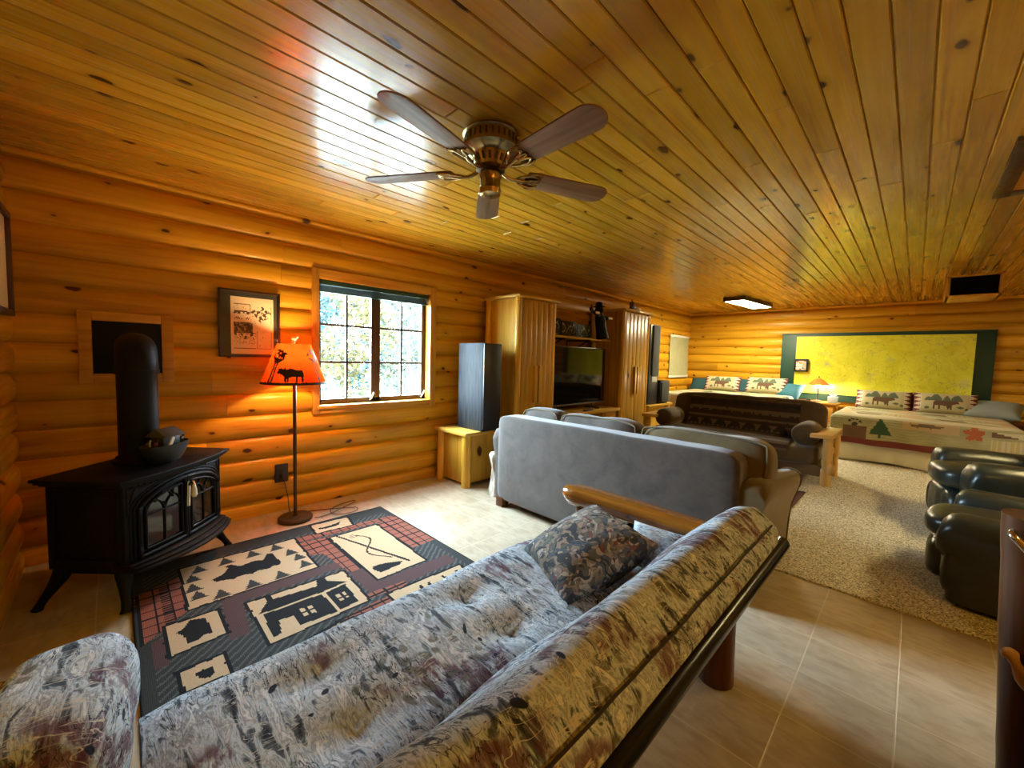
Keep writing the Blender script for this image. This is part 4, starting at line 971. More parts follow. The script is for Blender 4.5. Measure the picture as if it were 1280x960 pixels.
# ------------------------------------------------------------------ recliners
def recliner(label, loc, rz_):
    r_ = thing('recliner', label, 'recliner', loc, rz_, 'dark leather recliners')
    L = M['leather']
    # local: faces -x, width along y (0.92), depth 0.95 ; origin below the front centre
    mb = MB(); mb.blob((.42, 0, .20), (.66, .80, .30), 6, 10); mb.build('base', L, r_, local=True, sharp=60)
    for s in (-1, 1):
        mb = MB()
        sec = [(-.10, .04), (.10, .04), (.105, .35), (.125, .46), (.13, .53), (.09, .585), (0, .60), (-.09, .585), (-.13, .53), (-.125, .46), (-.105, .35)]
        xs = [-.045, -.035, -.01, .03, .2, .45, .68, .78, .81]; k_ = [.62, .82, .95, 1.0, 1, 1, 1, .97, .9]; rows = []
        for x, k in zip(xs, k_):
            rows.append([mb.bm.verts.new((x-(.03 if b > .45 else -.02)*(1 if x < .2 else 0), s*.36+a*k, .04+(b-.04)*(1-(1-k)*.6)-.03*max(0, x-.3)*(b > .4))) for a, b in sec])
        m = len(sec)
        for q0, q1 in zip(rows, rows[1:]):
            for j in range(m): mb.bm.faces.new((q0[j], q0[(j+1) % m], q1[(j+1) % m], q1[j]))
        mb.bm.faces.new(rows[0][::-1]); mb.bm.faces.new(rows[-1])
        bmesh.ops.subdivide_edges(mb.bm, edges=mb.bm.edges[:], cuts=1, smooth=.5); mb.wobble(.006, 7, s)
        a_ = mb.build('arm', L, r_, local=True, sharp=60)
        q = MB(); q.blob((.0, s*.36, .25), (.11, .20, .36), 3.4, 8); q.wobble(.008, 12, s+1); q.build('arm_front_roll', L, a_, local=True, sharp=70)
    mb = MB(); mb.blob((.27, 0, .43), (.86, .52, .20), 4, 12, fn=lambda p: Vector((p.x, p.y, p.z+.10*p.x*0))); mb.wobble(.01, 5, 2); mb.build('seat_cushion', L, r_, local=True, sharp=70)
    mb = MB(); mb.blob((-.06, 0, .20), (.17, .54, .30), 3.2, 12)
    for y in (-.14, .14): 
        for v in mb.bm.verts: v.co.x += .018*math.exp(-((v.co.y-y)/.012)**2) if v.co.x < -.05 else 0
    mb.build('footrest', L, r_, local=True, sharp=70)
    mb = MB(); mb.blob((.64, 0, .66), (.24, .66, .52), 3.6, 14, rot=ry(R(14))); mb.wobble(.012, 5, 5); bk = mb.build('backrest', L, r_, local=True, sharp=70)
    mb = MB(); mb.blob((.62, 0, .89), (.27, .64, .26), 2.8, 12, rot=ry(R(14))); mb.wobble(.014, 7, 8); mb.build('head_cushion', L, r_, local=True, sharp=70)
    mb = MB(); mb.blob((.51, 0, .62), (.16, .50, .26), 3, 10, rot=ry(R(14))); mb.wobble(.01, 7, 9); mb.build('lumbar_cushion', L, r_, local=True, sharp=70)
    return r_
r1 = recliner('dark leather recliner nearest, its scroll arm beside the log chair', (.265, 3.61, .012), R(-7))
r2 = copy_thing(r1); r2.location = (.30, 4.82, .012); r2.rotation_euler.z = R(12); r1.scale = (1, 1, .82); r2['label'] = 'dark leather recliner farther off, its footrest towards the quilted bed'

# ------------------------------------------------------------------ log chair and table at the right edge
ch = thing('log_chair', 'reddish log chair cut off by the right edge', 'chair', (.52, 1.55, 0))
def post_at(x0, k, tt): return (x0-.052*tt+.0*k, 1.745-.045*tt, .905*tt)
cxs = (.288, .76)
for k, x in enumerate(cxs):
    q = MB(); q.tube([post_at(x, k, j/14) for j in range(15)], [.050*(1+.07*mnoise.noise(Vector((j*.6, k, 3)))) for j in range(15)], 20); q.wobble(.004, 14, k)
    bp_ = q.build('back_post', M['redwood'], ch, sharp=60)
    if k == 0:
        q = MB(); q.tube(smooth([(x-.040, 1.70, .50), (x-.066, 1.672, .535), (x-.060, 1.655, .53), (x-.035, 1.645, .48), (x+.005, 1.64, .42)], 5), [.014+.004*math.sin(j) for j in range(21)], 12); q.build('twig_stub', M['palelog'], bp_)
        q = MB(); q.tube(smooth([(x-.082, 1.655, .865), (x-.085, 1.635, .86), (x-.072, 1.63, .845), (x-.037, 1.63, .80)], 4), .009, 10); q.build('hook', M['chrome'], bp_)
    q = MB(); q.tube([(x, 1.34, 0), (x, 1.34, .44)], [.04, .042], 16); q.build('front_leg', M['redwood'], ch)
def bar(z, r_):
    q = MB(); a, b = post_at(cxs[0], 0, z/.905), post_at(cxs[1], 1, z/.905); q.tube([a, b], r_, 14); q.build('back_rail', M['redwood_x'], ch)
bar(.85, .036); bar(.56, .028)
for k in range(4):
    q = MB(); f_ = (k+1)/5; a = Vector(post_at(cxs[0], 0, .56/.905)).lerp(Vector(post_at(cxs[1], 1, .56/.905)), f_); b = Vector(post_at(cxs[0], 0, .85/.905)).lerp(Vector(post_at(cxs[1], 1, .85/.905)), f_)
    q.tube([a, a.lerp(b, .5)+Vector((0, .012, 0)), b], .016, 10); q.build('spindle', M['redwood'], ch)
q = MB(); q.prism([(.30, 1.30), (.77, 1.30), (.77, 1.70), (.30, 1.70)], .045, Matrix.Translation((0, 0, .43)), bev=.012); q.build('seat', M['redwood_x'], ch)
for x in cxs: q = MB(); q.tube([(x, 1.34, .2), (x, 1.73, .22)], .02, 10); q.build('stretcher', M['redwood_x'], ch)
q = MB(); q.tube([(cxs[0], 1.34, .26), (cxs[1], 1.34, .26)], .02, 10); q.build('stretcher', M['redwood_x'], ch)
# ------------------------------------------------------------------ speaker on a pine cabinet
ca = thing('side_cabinet', 'low pine cabinet with log corner posts under grey speaker', 'cabinet', (-3.27, 2.75, 0))
mb = MB(); mb.bb((-3.53, 2.385, .515), (-2.995, 3.0, .552), bev=.008); mb.build('top', M['pine_y'], ca)
mb = MB(); mb.bb((-3.50, 2.445, .03), (-3.09, 2.475, .515), bev=.003); mb.bb((-3.50, 2.475, .03), (-3.47, 2.93, .515)); mb.bb((-3.49, 2.475, .03), (-3.06, 2.93, .06)); mb.build('side_panel', M['pine_z'], ca)
for x, y in ((-3.475, 2.45), (-3.06, 2.45), (-3.06, 2.94), (-3.475, 2.94)):
    q = MB(); q.tube([(x, y, .515*k/6) for k in range(7)], [.046*(1+.12*mnoise.noise(Vector((k*.8, x*3, y)))) for k in range(7)], 14); q.wobble(.003, 14); q.build('corner_post', M['pine_z'], ca)
mb = MB(); mb.bb((-3.07, 2.50, .05), (-3.04, 2.90, .505), bev=.004); d_ = mb.build('door', M['pine_z'], ca)
mb = MB(); mb.lathe([(0, .03), (.016, .03), (.018, .02), (.009, .01), (.009, 0)], (-3.04, 2.86, .30), 14, M=ry(PI/2)); mb.build('knob', M['pine_y'], d_)
grain = NT('charcoal_wood_vinyl', .7, spec=.2); grain.base(grain.ramp(grain.noise(grain.co((30, 30, 2)), 2, 4), [(.35, (.009, .010, .011, 1)), (.65, (.026, .028, .030, 1))])); M['vinyl'] = grain.m
sp = thing('tower_speaker', 'tall grey wood grain speaker with black front on pine cabinet', 'speaker', (-3.13, 2.70, .552))
def speaker(root, x0, x1, y0, y1, z0, z1, body, gr=True):
    mb = MB(); mb.bb((x0, y0, z0), (x1-.012, y1, z1), bev=.006); mb.build('enclosure', body, root)
    mb = MB(); mb.bb((x1-.013, y0+.003, z0+.02), (x1+.008, y1-.003, z1-.003), bev=.008); mb.build('grille', M['blackplastic'], root)
speaker(sp, -3.36, -2.965, 2.565, 2.80, .552, 1.425, M['vinyl'])
mb = MB(); mb.bb((-3.34, 2.575, .551), (-2.98, 2.79, .556)); mb.build('base_pad', M['blackplastic'], sp)

def armoire(label, loc, x0, x1, y0, y1, h, hz0, hz1):
    a = thing('armoire', label, 'armoire', loc)
    mb = MB(); mb.bb((x0+.02, y0+.02, .07), (x1-.025, y1-.02, h-.03)); mb.build('carcass', M['pine_z'], a)
    mb = MB(); mb.bb((x0-.01, y0-.055, h-.032), (x1+.05, y1+.055, h), bev=.01)
    mb.build('top', M['pine_y'], a)
    for x, y in ((x0+.02, y0+.005), (x1-.02, y0+.005), (x1-.02, y1-.005), (x0+.02, y1-.005)):
        q = MB(); q.tube([(x, y, (h-.03)*k/12) for k in range(13)], [.036*(1+.16*mnoise.noise(Vector((k*.8, x*5, y*3)))) for k in range(13)], 14); q.wobble(.003, 12); q.build('corner_post', M['pine_z'], a)
    ym_ = (y0+y1)/2
    for s, (a0, b0) in enumerate(((y0+.035, ym_-.004), (ym_+.004, y1-.035))):
        mb = MB(); nb = 3; w_ = (b0-a0)/nb
        for k in range(nb): mb.bb((x1-.024, a0+w_*k, .10), (x1+.006, a0+w_*(k+1)-.001, h-.05), bev=.004)
        dd_ = mb.build('door', M['pine_z'], a)
        yc = b0-.035 if s == 0 else a0+.035
        q = MB(); q.blob((x1+.024, yc, (hz0+hz1)/2), (.036, .05, hz1-hz0), 8, 6); q.build('handle', M['pine_z'], dd_)
    mb = MB(); mb.bb((x0+.03, y0+.02, .0), (x1-.03, y1-.02, .07)); mb.build('plinth', M['pine_y'], a)
    return a
armoire('pine armoire with two doors next to the grey tower speaker', (-3.22, 3.33, .012), -3.475, -2.965, 3.045, 3.62, 1.955, .80, 1.21)
armoire('pine armoire with two doors to the right of the television', (-3.22, 5.52, .012), -3.475, -2.955, 5.16, 5.90, 2.03, .80, 1.21)
fg = thing('figurine', 'small brown and white figurine on top of right pine armoire', 'figurine', (-3.0, 5.47, 2.03))
mb = MB(); mb.blob((-3.0, 5.47, 2.075), (.07, .16, .09), 2.4, 6); mb.sphere((-2.98, 5.40, 2.12), .04, 12); mb.tube([(-2.97, 5.39, 2.14), (-2.96, 5.36, 2.17)], .012, 8); mb.build('body', plain('dark_brown_ceramic', (.06, .02, .012, 1), .4), fg)
mb = MB(); mb.blob((-2.98, 5.55, 2.055), (.10, .16, .05), 2.6, 6); mb.sphere((-2.965, 5.45, 2.10), .022, 10); mb.build('base', plain('pale_ceramic', (.70, .55, .42, 1), .4), fg)
# shelf between the armoires
sh_ = thing('wall_shelf', 'narrow pine wall shelf on black brackets above the television', 'shelf', (-3.2, 4.4, 1.57))
mb = MB(); mb.bb((-3.555, 3.66, 1.557), (-3.10, 5.06, 1.582), bev=.003); mb.build('board', M['pine_y'], sh_)
for y in (4.05, 4.62):
    mb = MB(); mb.tube([(-3.54, y, 1.55), (-3.14, y, 1.55)], .009, 8); mb.tube([(-3.54, y, 1.55), (-3.54, y, 1.36)], .009, 8); mb.tube([(-3.54, y, 1.37), (-3.18, y, 1.548)], .008, 8); mb.build('bracket', M['blackmetal'], sh_)
carved = [M['blackplastic'], plain('white_carving', (.42, .40, .36, 1), .7)]
for k, (y0, lb) in enumerate(((3.72, 'black plaque with white carving nearest the left armoire on shelf'), (4.06, 'black plaque with white carving in the middle of shelf'), (4.40, 'black plaque with white carving behind the black standing figure'))):
    a = thing('carved_plaque', lb, 'plaque', (-3.2, y0+.16, 1.582), 0, 'carved plaques on the shelf')
    hh = (.22, .20, .18)[k]
    mb = MB(); mb.bb((-3.24, y0, 1.582), (-3.21, y0+.325, 1.582+hh), bev=.003); mb.build('board', carved[0], a)
    def cp(u, v, k=k):
        if min(u, 1-u) < .04 or min(v, 1-v) < .07: return 0
        d = abs(((u*3+v*2+k*.4) % 1)-.5); n = mnoise.noise(Vector((u*8, v*8, k*3)))
        return 1 if (abs(v-.25-.5*abs(math.sin(u*6+k))) < .05 and n > -.2) or (n > .32) else 0
    mb = MB(); mb.grid(40, 26, lambda u, v: Vector((-3.209, y0+.01+.305*u, 1.588+(hh-.012)*v)), cp); mb.build('carving', carved, a)
bf = thing('carved_figure', 'black standing figure with hat, outstretched arms and staff on wall shelf', 'figurine', (-3.0, 4.62, 1.582))
bk_ = plain('black_carved_wood', (.004, .004, .004, 1), .6, spec=.2)
def yk(a): return a
mb = MB(); X = -3.02
mb.tube([(X, 4.72, 1.585), (X, 4.70, 1.66), (X, 4.665, 1.76), (X, 4.64, 1.85), (X, 4.60, 1.91)], [.085, .075, .072, .068, .035], 18)
mb.tube([(X, 4.66, 1.585), (X, 4.665, 1.70)], [.05, .06], 14)
mb.sphere((X+.01, 4.60, 1.955), .055, 18, sc=(1, 1.15, .95)); mb.sphere((X+.055, 4.59, 1.94), .026, 12)
for s in (-1, 1): mb.sphere((X, 4.60+s*.042, 2.0), .018, 10)
mb.tube([(X, 4.62, 1.875), (X+.04, 4.52, 1.885), (X+.03, 4.40, 1.93)], [.034, .028, .018], 12); mb.sphere((X+.03, 4.385, 1.94), .024, 10)
mb.tube([(X, 4.66, 1.865), (X+.05, 4.73, 1.85), (X+.04, 4.82, 1.865)], [.034, .028, .016], 12)
mb.build('body', bk_, bf)
mb = MB(); mb.tube([(X+.04, 4.40, 1.584), (X+.04, 4.39, 1.80), (X+.035, 4.385, 2.0)], .010, 8); mb.build('staff', plain('dark_red_staff', (.06, .015, .01, 1), .6), bf)
mb = MB(); mb.blob((X+.075, 4.47, 1.90), (.012, .10, .035), 2.4, 4); mb.blob((X+.075, 4.78, 1.855), (.012, .11, .028), 2.4, 4); mb.build('pale_sleeve', plain('pale_sleeve_trim', (.60, .48, .36, 1), .6), bf)
mb = MB(); mb.lathe([(.085, 0), (.05, .012), (.045, .05), (.02, .065), (0, .066)], (X+.005, 4.60, 1.995), 18); mb.build('hat', bk_, bf)
# television and console
tv = thing('television', 'large flat black television on pine console between the armoires', 'television', (-3.12, 4.33, .63))
mb = MB(); mb.bb((-3.165, 3.66, .70), (-3.115, 4.965, 1.455), bev=.006); mb.build('housing', M['blackplastic'], tv)
scn = NT('television_screen', .06, base=(.004, .004, .004, 1), spec=.6)
mb = MB(); mb.bb((-3.116, 3.672, .722), (-3.112, 4.953, 1.443)); mb.build('screen', scn.m, tv)
mb = MB(); mb.bb((-3.118, 3.672, .702), (-3.109, 4.953, .716)); mb.build('lower_bezel', plain('silver_bezel', (.30, .30, .30, 1), .3, .8), tv)
for y in (3.95, 4.70):
    mb = MB(); mb.tube([(-3.14, y, .71), (-3.14, y, .648), (-3.02, y, .637)], .010, 8); mb.tube([(-3.14, y, .648), (-3.26, y, .637)], .010, 8); mb.build('foot', M['blackplastic'], tv)
cn = thing('media_console', 'low pine media console with drawers under the television', 'console', (-3.2, 4.4, .012))
mb = MB(); mb.bb((-3.50, 3.665, .585), (-2.93, 5.115, .625), bev=.008); mb.build('top', M['pine_y'], cn)
mb = MB()
for y in (3.68, 4.35, 4.75, 5.06): mb.bb((-3.48, y, .05), (-2.98, y+.035, .585))
mb.bb((-3.48, 3.68, .04), (-2.98, 5.095, .08)); mb.bb((-3.49, 3.68, .04), (-3.47, 5.095, .585)); mb.build('carcass', M['pine_z'], cn)
for y0, y1, z0, z1 in ((3.72, 4.345, .36, .575), (3.72, 4.345, .10, .34), (4.79, 5.055, .36, .575), (4.79, 5.055, .10, .34), (4.39, 4.745, .10, .34)):
    mb = MB(); mb.bb((-2.995, y0, z0), (-2.965, y1, z1), bev=.006); dq = mb.build('drawer', M['pine_y'], cn)
    q = MB(); q.blob((-2.95, (y0+y1)/2, (z0+z1)/2), (.03, .13, .026), 3, 5); q.build('handle', M['pine_y'], dq)
mb = MB(); mb.bb((-3.30, 4.40, .40), (-3.02, 4.74, .46), bev=.004); tag(mb.build('set_top_box', M['blackplastic']), 'thin black box in the open bay of the pine console', 'media box')
rm = MB(); rm.bb((-3.02, 4.32, .626), (-2.97, 4.50, .642), bev=.005); tag(rm.build('remote_control', M['blackplastic']), 'black remote lying in front of the television', 'remote')
# far speakers on a log stand
sd = thing('speaker_stand', 'low pine stand carrying two black speakers beside right armoire', 'stand', (-3.2, 6.4, .012))
mb = MB(); mb.bb((-3.50, 5.99, .565), (-2.93, 6.86, .60), bev=.01); mb.build('top', M['pine_y'], sd)
mb = MB(); mb.bb((-3.47, 6.03, .06), (-3.03, 6.82, .565)); mb.build('carcass', M['pine_z'], sd)
for x, y in ((-3.0, 6.04), (-3.0, 6.80), (-3.46, 6.04), (-3.46, 6.80)):
    q = MB(); q.tube([(x, y, .565*k/6) for k in range(7)], [.045*(1+.12*mnoise.noise(Vector((k*.8, x*3, y)))) for k in range(7)], 14); q.build('corner_post', M['pine_z'], sd)
s2 = thing('tower_speaker', 'tall slim black speaker with grey grille right of the armoires', 'speaker', (-3.2, 6.2, .60))
speaker(s2, -3.36, -2.99, 6.03, 6.36, .60, 1.885, M['blackplastic'])
mb = MB(); mb.bb((-2.985, 6.10, 1.06), (-2.955, 6.33, 1.87), bev=.02); mb.build('grey_grille', plain('grey_grille_cloth', (.055, .060, .065, 1), .8), s2)
mb = MB(); mb.bb((-2.985, 6.12, .965), (-2.968, 6.30, 1.05), bev=.004); mb.build('name_badge', plain('silver_badge', (.35, .37, .38, 1), .4), s2)
s3 = thing('bookshelf_speaker', 'smaller black speaker in front of the tall slim speaker', 'speaker', (-3.1, 6.6, .60))
speaker(s3, -3.28, -2.96, 6.40, 6.74, .60, .985, M['blackplastic'])
mb = MB(); mb.bb((-2.955, 6.43, .63), (-2.935, 6.71, .955), bev=.03); mb.build('grille_cloth', plain('charcoal_grille_cloth', (.022, .024, .024, 1), .8), s3)

# ------------------------------------------------------------------ maps and photo on the walls
def mapmat(name, a, b, c_, line):
    t = NT(name, .38, spec=.4); n1 = t.noise(t.co(), 2.2, 6, .65, .5); n2 = t.noise(t.co(loc=(3, 1, 2)), 5, 5, .6)
    c = t.ramp(n1, [(.38, a), (.52, b), (.62, a), (.72, c_)])
    e = t.vor(t.add(t.co(), t.noise(t.co(), 3, 3, col=True)), 3.5, 'DISTANCE_TO_EDGE'); c = t.mix(t.mr(e, .006, .014, .55, 0), c, line)
    c = t.mix(t.mr(n2, .60, .66, 0, .5), c, c_)
    t.base(c); t.bump(t.noise(t.co((1, 1, .6)), 3, 2), .25, .02); return t.m
gb = thing('map_board', 'dark green board behind the big yellow map on the far wall', 'board', (-.52, YF-.03, .68))
mb = MB(); mb.bb((-1.825, YF-.038, .68), (.79, YF-.014, 1.872), bev=.004); mb.build('board', M['green'], gb)
mb = MB(); mb.bb((-1.83, YF-.042, 1.862), (.795, YF-.014, 1.885), bev=.003); mb.build('top_strip', M['green'], gb)
mpm = mapmat('yellow_map_paper', (.57, .56, .025, 1), (.66, .65, .05, 1), (.36, .40, .24, 1), (.22, .21, .08, 1))
mb = MB(); mb.grid(60, 30, lambda u, v: Vector((-1.59+2.185*u, YF-.066-.012*math.sin(u*19)*(1-v)**1.5-.006*math.sin(u*43+2)*(1-v), .80+1.025*v+.006*math.sin(u*9)*(1-v))))
mb.grid(60, 30, lambda u, v: Vector((-1.59+2.185*u, YF-.062-.012*math.sin(u*19)*(1-v)**1.5-.006*math.sin(u*43+2)*(1-v), .80+1.025*v+.006*math.sin(u*9)*(1-v))))
tag(mb.build('wall_map', mpm), 'big yellow map hanging over the green board', 'map')
lm = thing('wall_map', 'small pale map with white rods on left wall past the black speakers', 'map', (XL+.03, 8.48, 1.0))
mb = MB(); mb.grid(16, 16, lambda u, v: Vector((XL+.028+.004*math.sin(v*7), 8.02+.92*u, 1.01+.82*v))); mb.grid(16, 16, lambda u, v: Vector((XL+.024+.004*math.sin(v*7), 8.02+.92*u, 1.01+.82*v)))
mb.build('sheet', mapmat('pale_map_paper', (.38, .40, .24, 1), (.42, .43, .27, 1), (.26, .32, .22, 1), (.2, .21, .14, 1)), lm)
for z in (1.0, 1.835):
    q = MB(); q.bb((XL+.015, 8.0, z-.022), (XL+.04, 8.96, z+.022), bev=.006); q.build('rod', M['white'], lm)
ph = thing('small_photo', 'small black framed photo at the left edge of the yellow map', 'picture', (-1.48, YF-.07, 1.2))
mb = MB(); x0, x1, z0, z1 = -1.60, -1.385, 1.185, 1.415; y_ = YF-.10
for a, b in (((x0, y_-.02, z0), (x0+.03, y_, z1)), ((x1-.03, y_-.02, z0), (x1, y_, z1)), ((x0, y_-.02, z0), (x1, y_, z0+.03)), ((x0, y_-.02, z1-.03), (x1, y_, z1))): mb.bb(a, b, bev=.003)
mb.build('frame', M['blackplastic'], ph)
t = NT('colour_photo', .4); sp_ = t.N('ShaderNodeSeparateColor'); t.L(t.vor(t.co(), 26, out='Color'), sp_.inputs[0])
t.base(t.ramp(sp_.outputs[0], [(0, (.55, .42, .35, 1)), (.3, (.35, .06, .06, 1)), (.5, (.7, .65, .6, 1)), (.7, (.12, .10, .12, 1)), (.85, (.5, .35, .12, 1))], 'CONSTANT'))
mb = MB(); mb.bb((x0+.02, y_-.012, z0+.02), (x1-.02, y_-.008, z1-.02)); mb.build('photo', t.m, ph)

# ------------------------------------------------------------------ beds
quilt_base = NT('sage_quilt', .9, spec=.1); q1 = quilt_base
n = q1.noise(q1.co(), 5, 4); w_ = q1.wave(q1.co((1, 1, 1)), 9, 6, 2, 'Z')
q1.base(q1.mix(q1.mr(w_, .4, .6, 0, .12), q1.ramp(n, [(.35, (.29, .285, .165, 1)), (.65, (.38, .36, .215, 1))]), (.20, .20, .12, 1))); q1.bump(w_, .35, .008)
QM = [q1.m, plain('quilt_brown', (.13, .075, .045, 1), .9), plain('quilt_burgundy', (.16, .030, .028, 1), .9), plain('quilt_tree_green', (.035, .085, .045, 1), .9), plain('quilt_peach', (.42, .31, .17, 1), .9), plain('quilt_fish_brown', (.15, .10, .055, 1), .9), plain('quilt_leaf_rust', (.36, .10, .035, 1), .9), plain('quilt_cream', (.46, .43, .30, 1), .9), plain('quilt_black', (.03, .032, .028, 1), .9), plain('quilt_gold', (.42, .36, .15, 1), .9)]
tree_ = [(-.5, .18), (-.36, .30), (-.42, .32), (-.28, .48), (-.33, .50), (-.18, .68), (-.2, .70), (0, 1), (.2, .70), (.18, .68), (.33, .50), (.28, .48), (.42, .32), (.36, .30), (.5, .18), (.06, .16), (.06, 0), (-.06, 0), (-.06, .16)]
fish_ = [(-.5, -.5), (-.42, -.12), (-.5, .5), (-.34, .15), (-.1, .42), (.05, .5), (.12, .38), (.42, .2), (.5, 0), (.42, -.25), (.2, -.38), (.15, -.6), (.05, -.4), (-.2, -.35), (-.25, -.6), (-.3, -.3)]
def bed(label, nm, x0, x1, y0, y1, ztop, zhem, foot, skirt, left=False):
    """head against the far wall at y1, foot panel faces the room"""
    b = thing('bed', label, 'bed', ((x0+x1)/2, (y0+y1)/2, .012))
    mb = MB(); mb.bb((x0+.05, y0+.06, .16), (x1-.05, y1, ztop-.25)); mb.build('box_spring', M['white'], b)
    mb = MB(); mb.blob(((x0+x1)/2, (y0+y1)/2+.02, ztop-.14), (x1-x0-.08, y1-y0-.06, .25), 14, 10); mb.build('mattress', M['white'], b)
    for x in (x0+.15, x1-.15):
        for y in (y0+.2, y1-.2):
            q = MB(); q.tube([(x, y, .012), (x, y, .17)], .025, 10); q.build('leg', M['blackmetal'], b)
    # skirt, gathered around the foot and the two sides
    path = [(x0+.03, y1-.05), (x0+.03, y0+.045), (x1-.03, y0+.045), (x1-.03, y1-.05)]
    def per(u):
        L_ = [y1-y0-.1, x1-x0-.06, y1-y0-.1]; s_ = u*sum(L_); i = 0
        while i < 2 and s_ > L_[i]: s_ -= L_[i]; i += 1
        f = s_/L_[i]; a, c = path[i], path[i+1]; nx = [(-1, 0), (0, -1), (1, 0)][i]
        return a[0]+(c[0]-a[0])*f, a[1]+(c[1]-a[1])*f, nx, u*sum(L_)
    def sp__(u, v):
        x, y, nx, s_ = per(u); k = (1-v)*(.014*math.sin(s_*15)+.010*math.sin(s_*31+1))+.010*(1-v)
        return Vector((x+nx[0]*k, y+nx[1]*k, .03+(ztop-.27)*v+.010*math.sin(s_*9)*(1-v)))
    mb = MB(); mb.grid(240, 8, sp__); mb.build('bed_skirt', skirt, b, sharp=80)
    # quilt: one cloth over top, foot and sides
    hd = ztop-zhem
    W_ = (x1-x0)+2*hd; L_ = (y1-y0)-.25+hd
    rr_ = .06
    def fold(s_, e):   # s_ distance beyond the edge -> (outward, down)
        if s_ <= -rr_: return s_, 0
        a = (s_+rr_)/rr_
        if a < PI/2: return -rr_+rr_*math.sin(a), rr_*(1-math.cos(a))
        return 0.0, rr_+(s_+rr_-rr_*PI/2)
    def qp(u, v):
        sx = u*W_-hd; sy = v*L_-hd     # sx from left edge, sy from the foot edge
        if sx < (x1-x0)/2: ox, dx = fold(-sx, 0); X_ = x0-ox
        else: ox, dx = fold(sx-(x1-x0), 0); X_ = x1+ox
        oy, dy = fold(-sy, 0); Y_ = y0-oy
        n_ = mnoise.noise(Vector((sx*3, sy*3, nm)))
        if dx > 0 and dy > 0:   # corner drape
            d_ = max(dx, dy); 
        else: d_ = dx+dy
        out = .010+.016*min(1, d_*3)*(1+math.sin((sx+sy)*14))
        if dy > 0 and dy >= dx: Y_ -= out
        if dx > 0 and dx > dy: X_ += (-out if sx < (x1-x0)/2 else out)
        return Vector((X_, Y_, ztop+.02+.010*n_-min(d_, hd)))
    def qm(u, v):
        sx = u*W_-hd; sy = v*L_-hd
        X_ = x0+sx; Z_ = ztop+sy if sy < 0 else None
        return foot(X_, Z_, sy, hd, sx, x1-x0)
    mb = MB(); mb.grid(190, 130, qp, qm); mb.build('quilt', QM, b, sharp=80)
    return b
def foot2(x, z, sy, hd, sx, w):
    if sy > 0 and 0 < sx < w:
        a = (x+sy*.2) % .8; c = sy % .7
        if c < .10: return 7
        if a < .26 and c > .2: return 4
        if a > .6 and c > .35: return 9 if int(x*40) % 2 else 0
        if .32 < a < .56 and .3 < c < .5: return 5
        return 0 if int(sy*5+x*3) % 3 else 7
    if sy > 0: return 0 if int(sy*4) % 2 else 2
    d = -sy
    if d > hd-.105: return 2
    if -.66 < x < -.42 and d > hd-.27 and d < hd-.10: return 1
    if inpoly((x+.285)/.24, (z-.365)/.27, tree_): return 3
    for (cx_, cz_, r_) in ((-.545, .525, .030), (-.60, .56, .016), (-.565, .585, .016), (-.525, .585, .016), (-.49, .56, .016)):
        if math.hypot(x-cx_, (z-cz_)*1.2) < r_: return 8
    if inpoly((x-.13)/.31, (z-.585)/.055, fish_): return 5
    if -.08 < x < .42 and .515 < z+.02*x < .64: return 4
    lx_, lz_ = x-.53, z-.545; a = math.atan2(lz_, lx_); r_ = math.hypot(lx_, lz_)
    if r_ < .035+.055*abs(math.sin(a*2.5+.6))**.6 and x < .64: return 6
    if x > .66 and z < .50: return 9 if int(x*46) % 2 else 7
    if x > .66 and .53 < z < .60: return 1 if (x-.66)*.35 < .07 and z-.53 < .07-(x-.66)*.3 else 7
    return 0
ivory = NT('ivory_bed_skirt', .85); ivory.base(ivory.ramp(ivory.noise(ivory.co(), 4, 3), [(.3, (.60, .57, .47, 1)), (.7, (.70, .68, .57, 1))]))
bed('bed with sage patchwork quilt and ivory skirt under the yellow map', 3, -.80, .90, 7.17, 8.98, .62, .235, foot2, ivory.m)
def foot1(x, z, sy, hd, sx, w):
    a = (x*1.0) % .62; c = (sy+3) % .6
    if c < .07: return 7
    if inpoly((a-.3)/.24, (c-.2)/.3, tree_): return 3
    if a < .1: return 4
    return 0 if int(x*3+sy*4) % 3 else 7
bed('bed with pale patchwork quilt in the far left corner', 8, -3.30, -1.50, 7.20, 8.98, .73, .34, foot1, ivory.m)
# pillows
PM = [plain('pillow_cream', (.42, .385, .24, 1), .9), plain('pillow_tree', (.085, .115, .075, 1), .9), plain('pillow_moose', (.10, .05, .03, 1), .9), plain('pillow_burgundy', (.13, .030, .028, 1), .9), plain('pillow_white', (.50, .46, .36, 1), .9)]
def pilpat(u, v):
    for e, s in ((u, 1), (1-u, -1)):
        if e < .12:
            k = (v*5) % 1; return 3 if (e-.0)/.12 < 1-abs(k-.5)*2*1.0 else 4
    for tx, tw, th in ((.24, .14, .25), (.36, .2, .40), (.53, .12, .32), (.68, .2, .36)):
        if inpoly((u-tx)/tw, (v-.52)/th, [(-.5, .1), (-.42, .45), (-.15, .9), (.1, 1), (.3, .7), (.5, .3), (.5, .1)]): return 1
    if inpoly(-(u-.48)*.66/.25, (v-.13)*.32/.25+.08, moose): return 2
    for gx, gy, gw in ((.22, .2, .05), (.74, .27, .06), (.84, .2, .05)):
        if abs(u-gx)/gw+abs(v-gy)/.07 < 1: return 1
    return 0
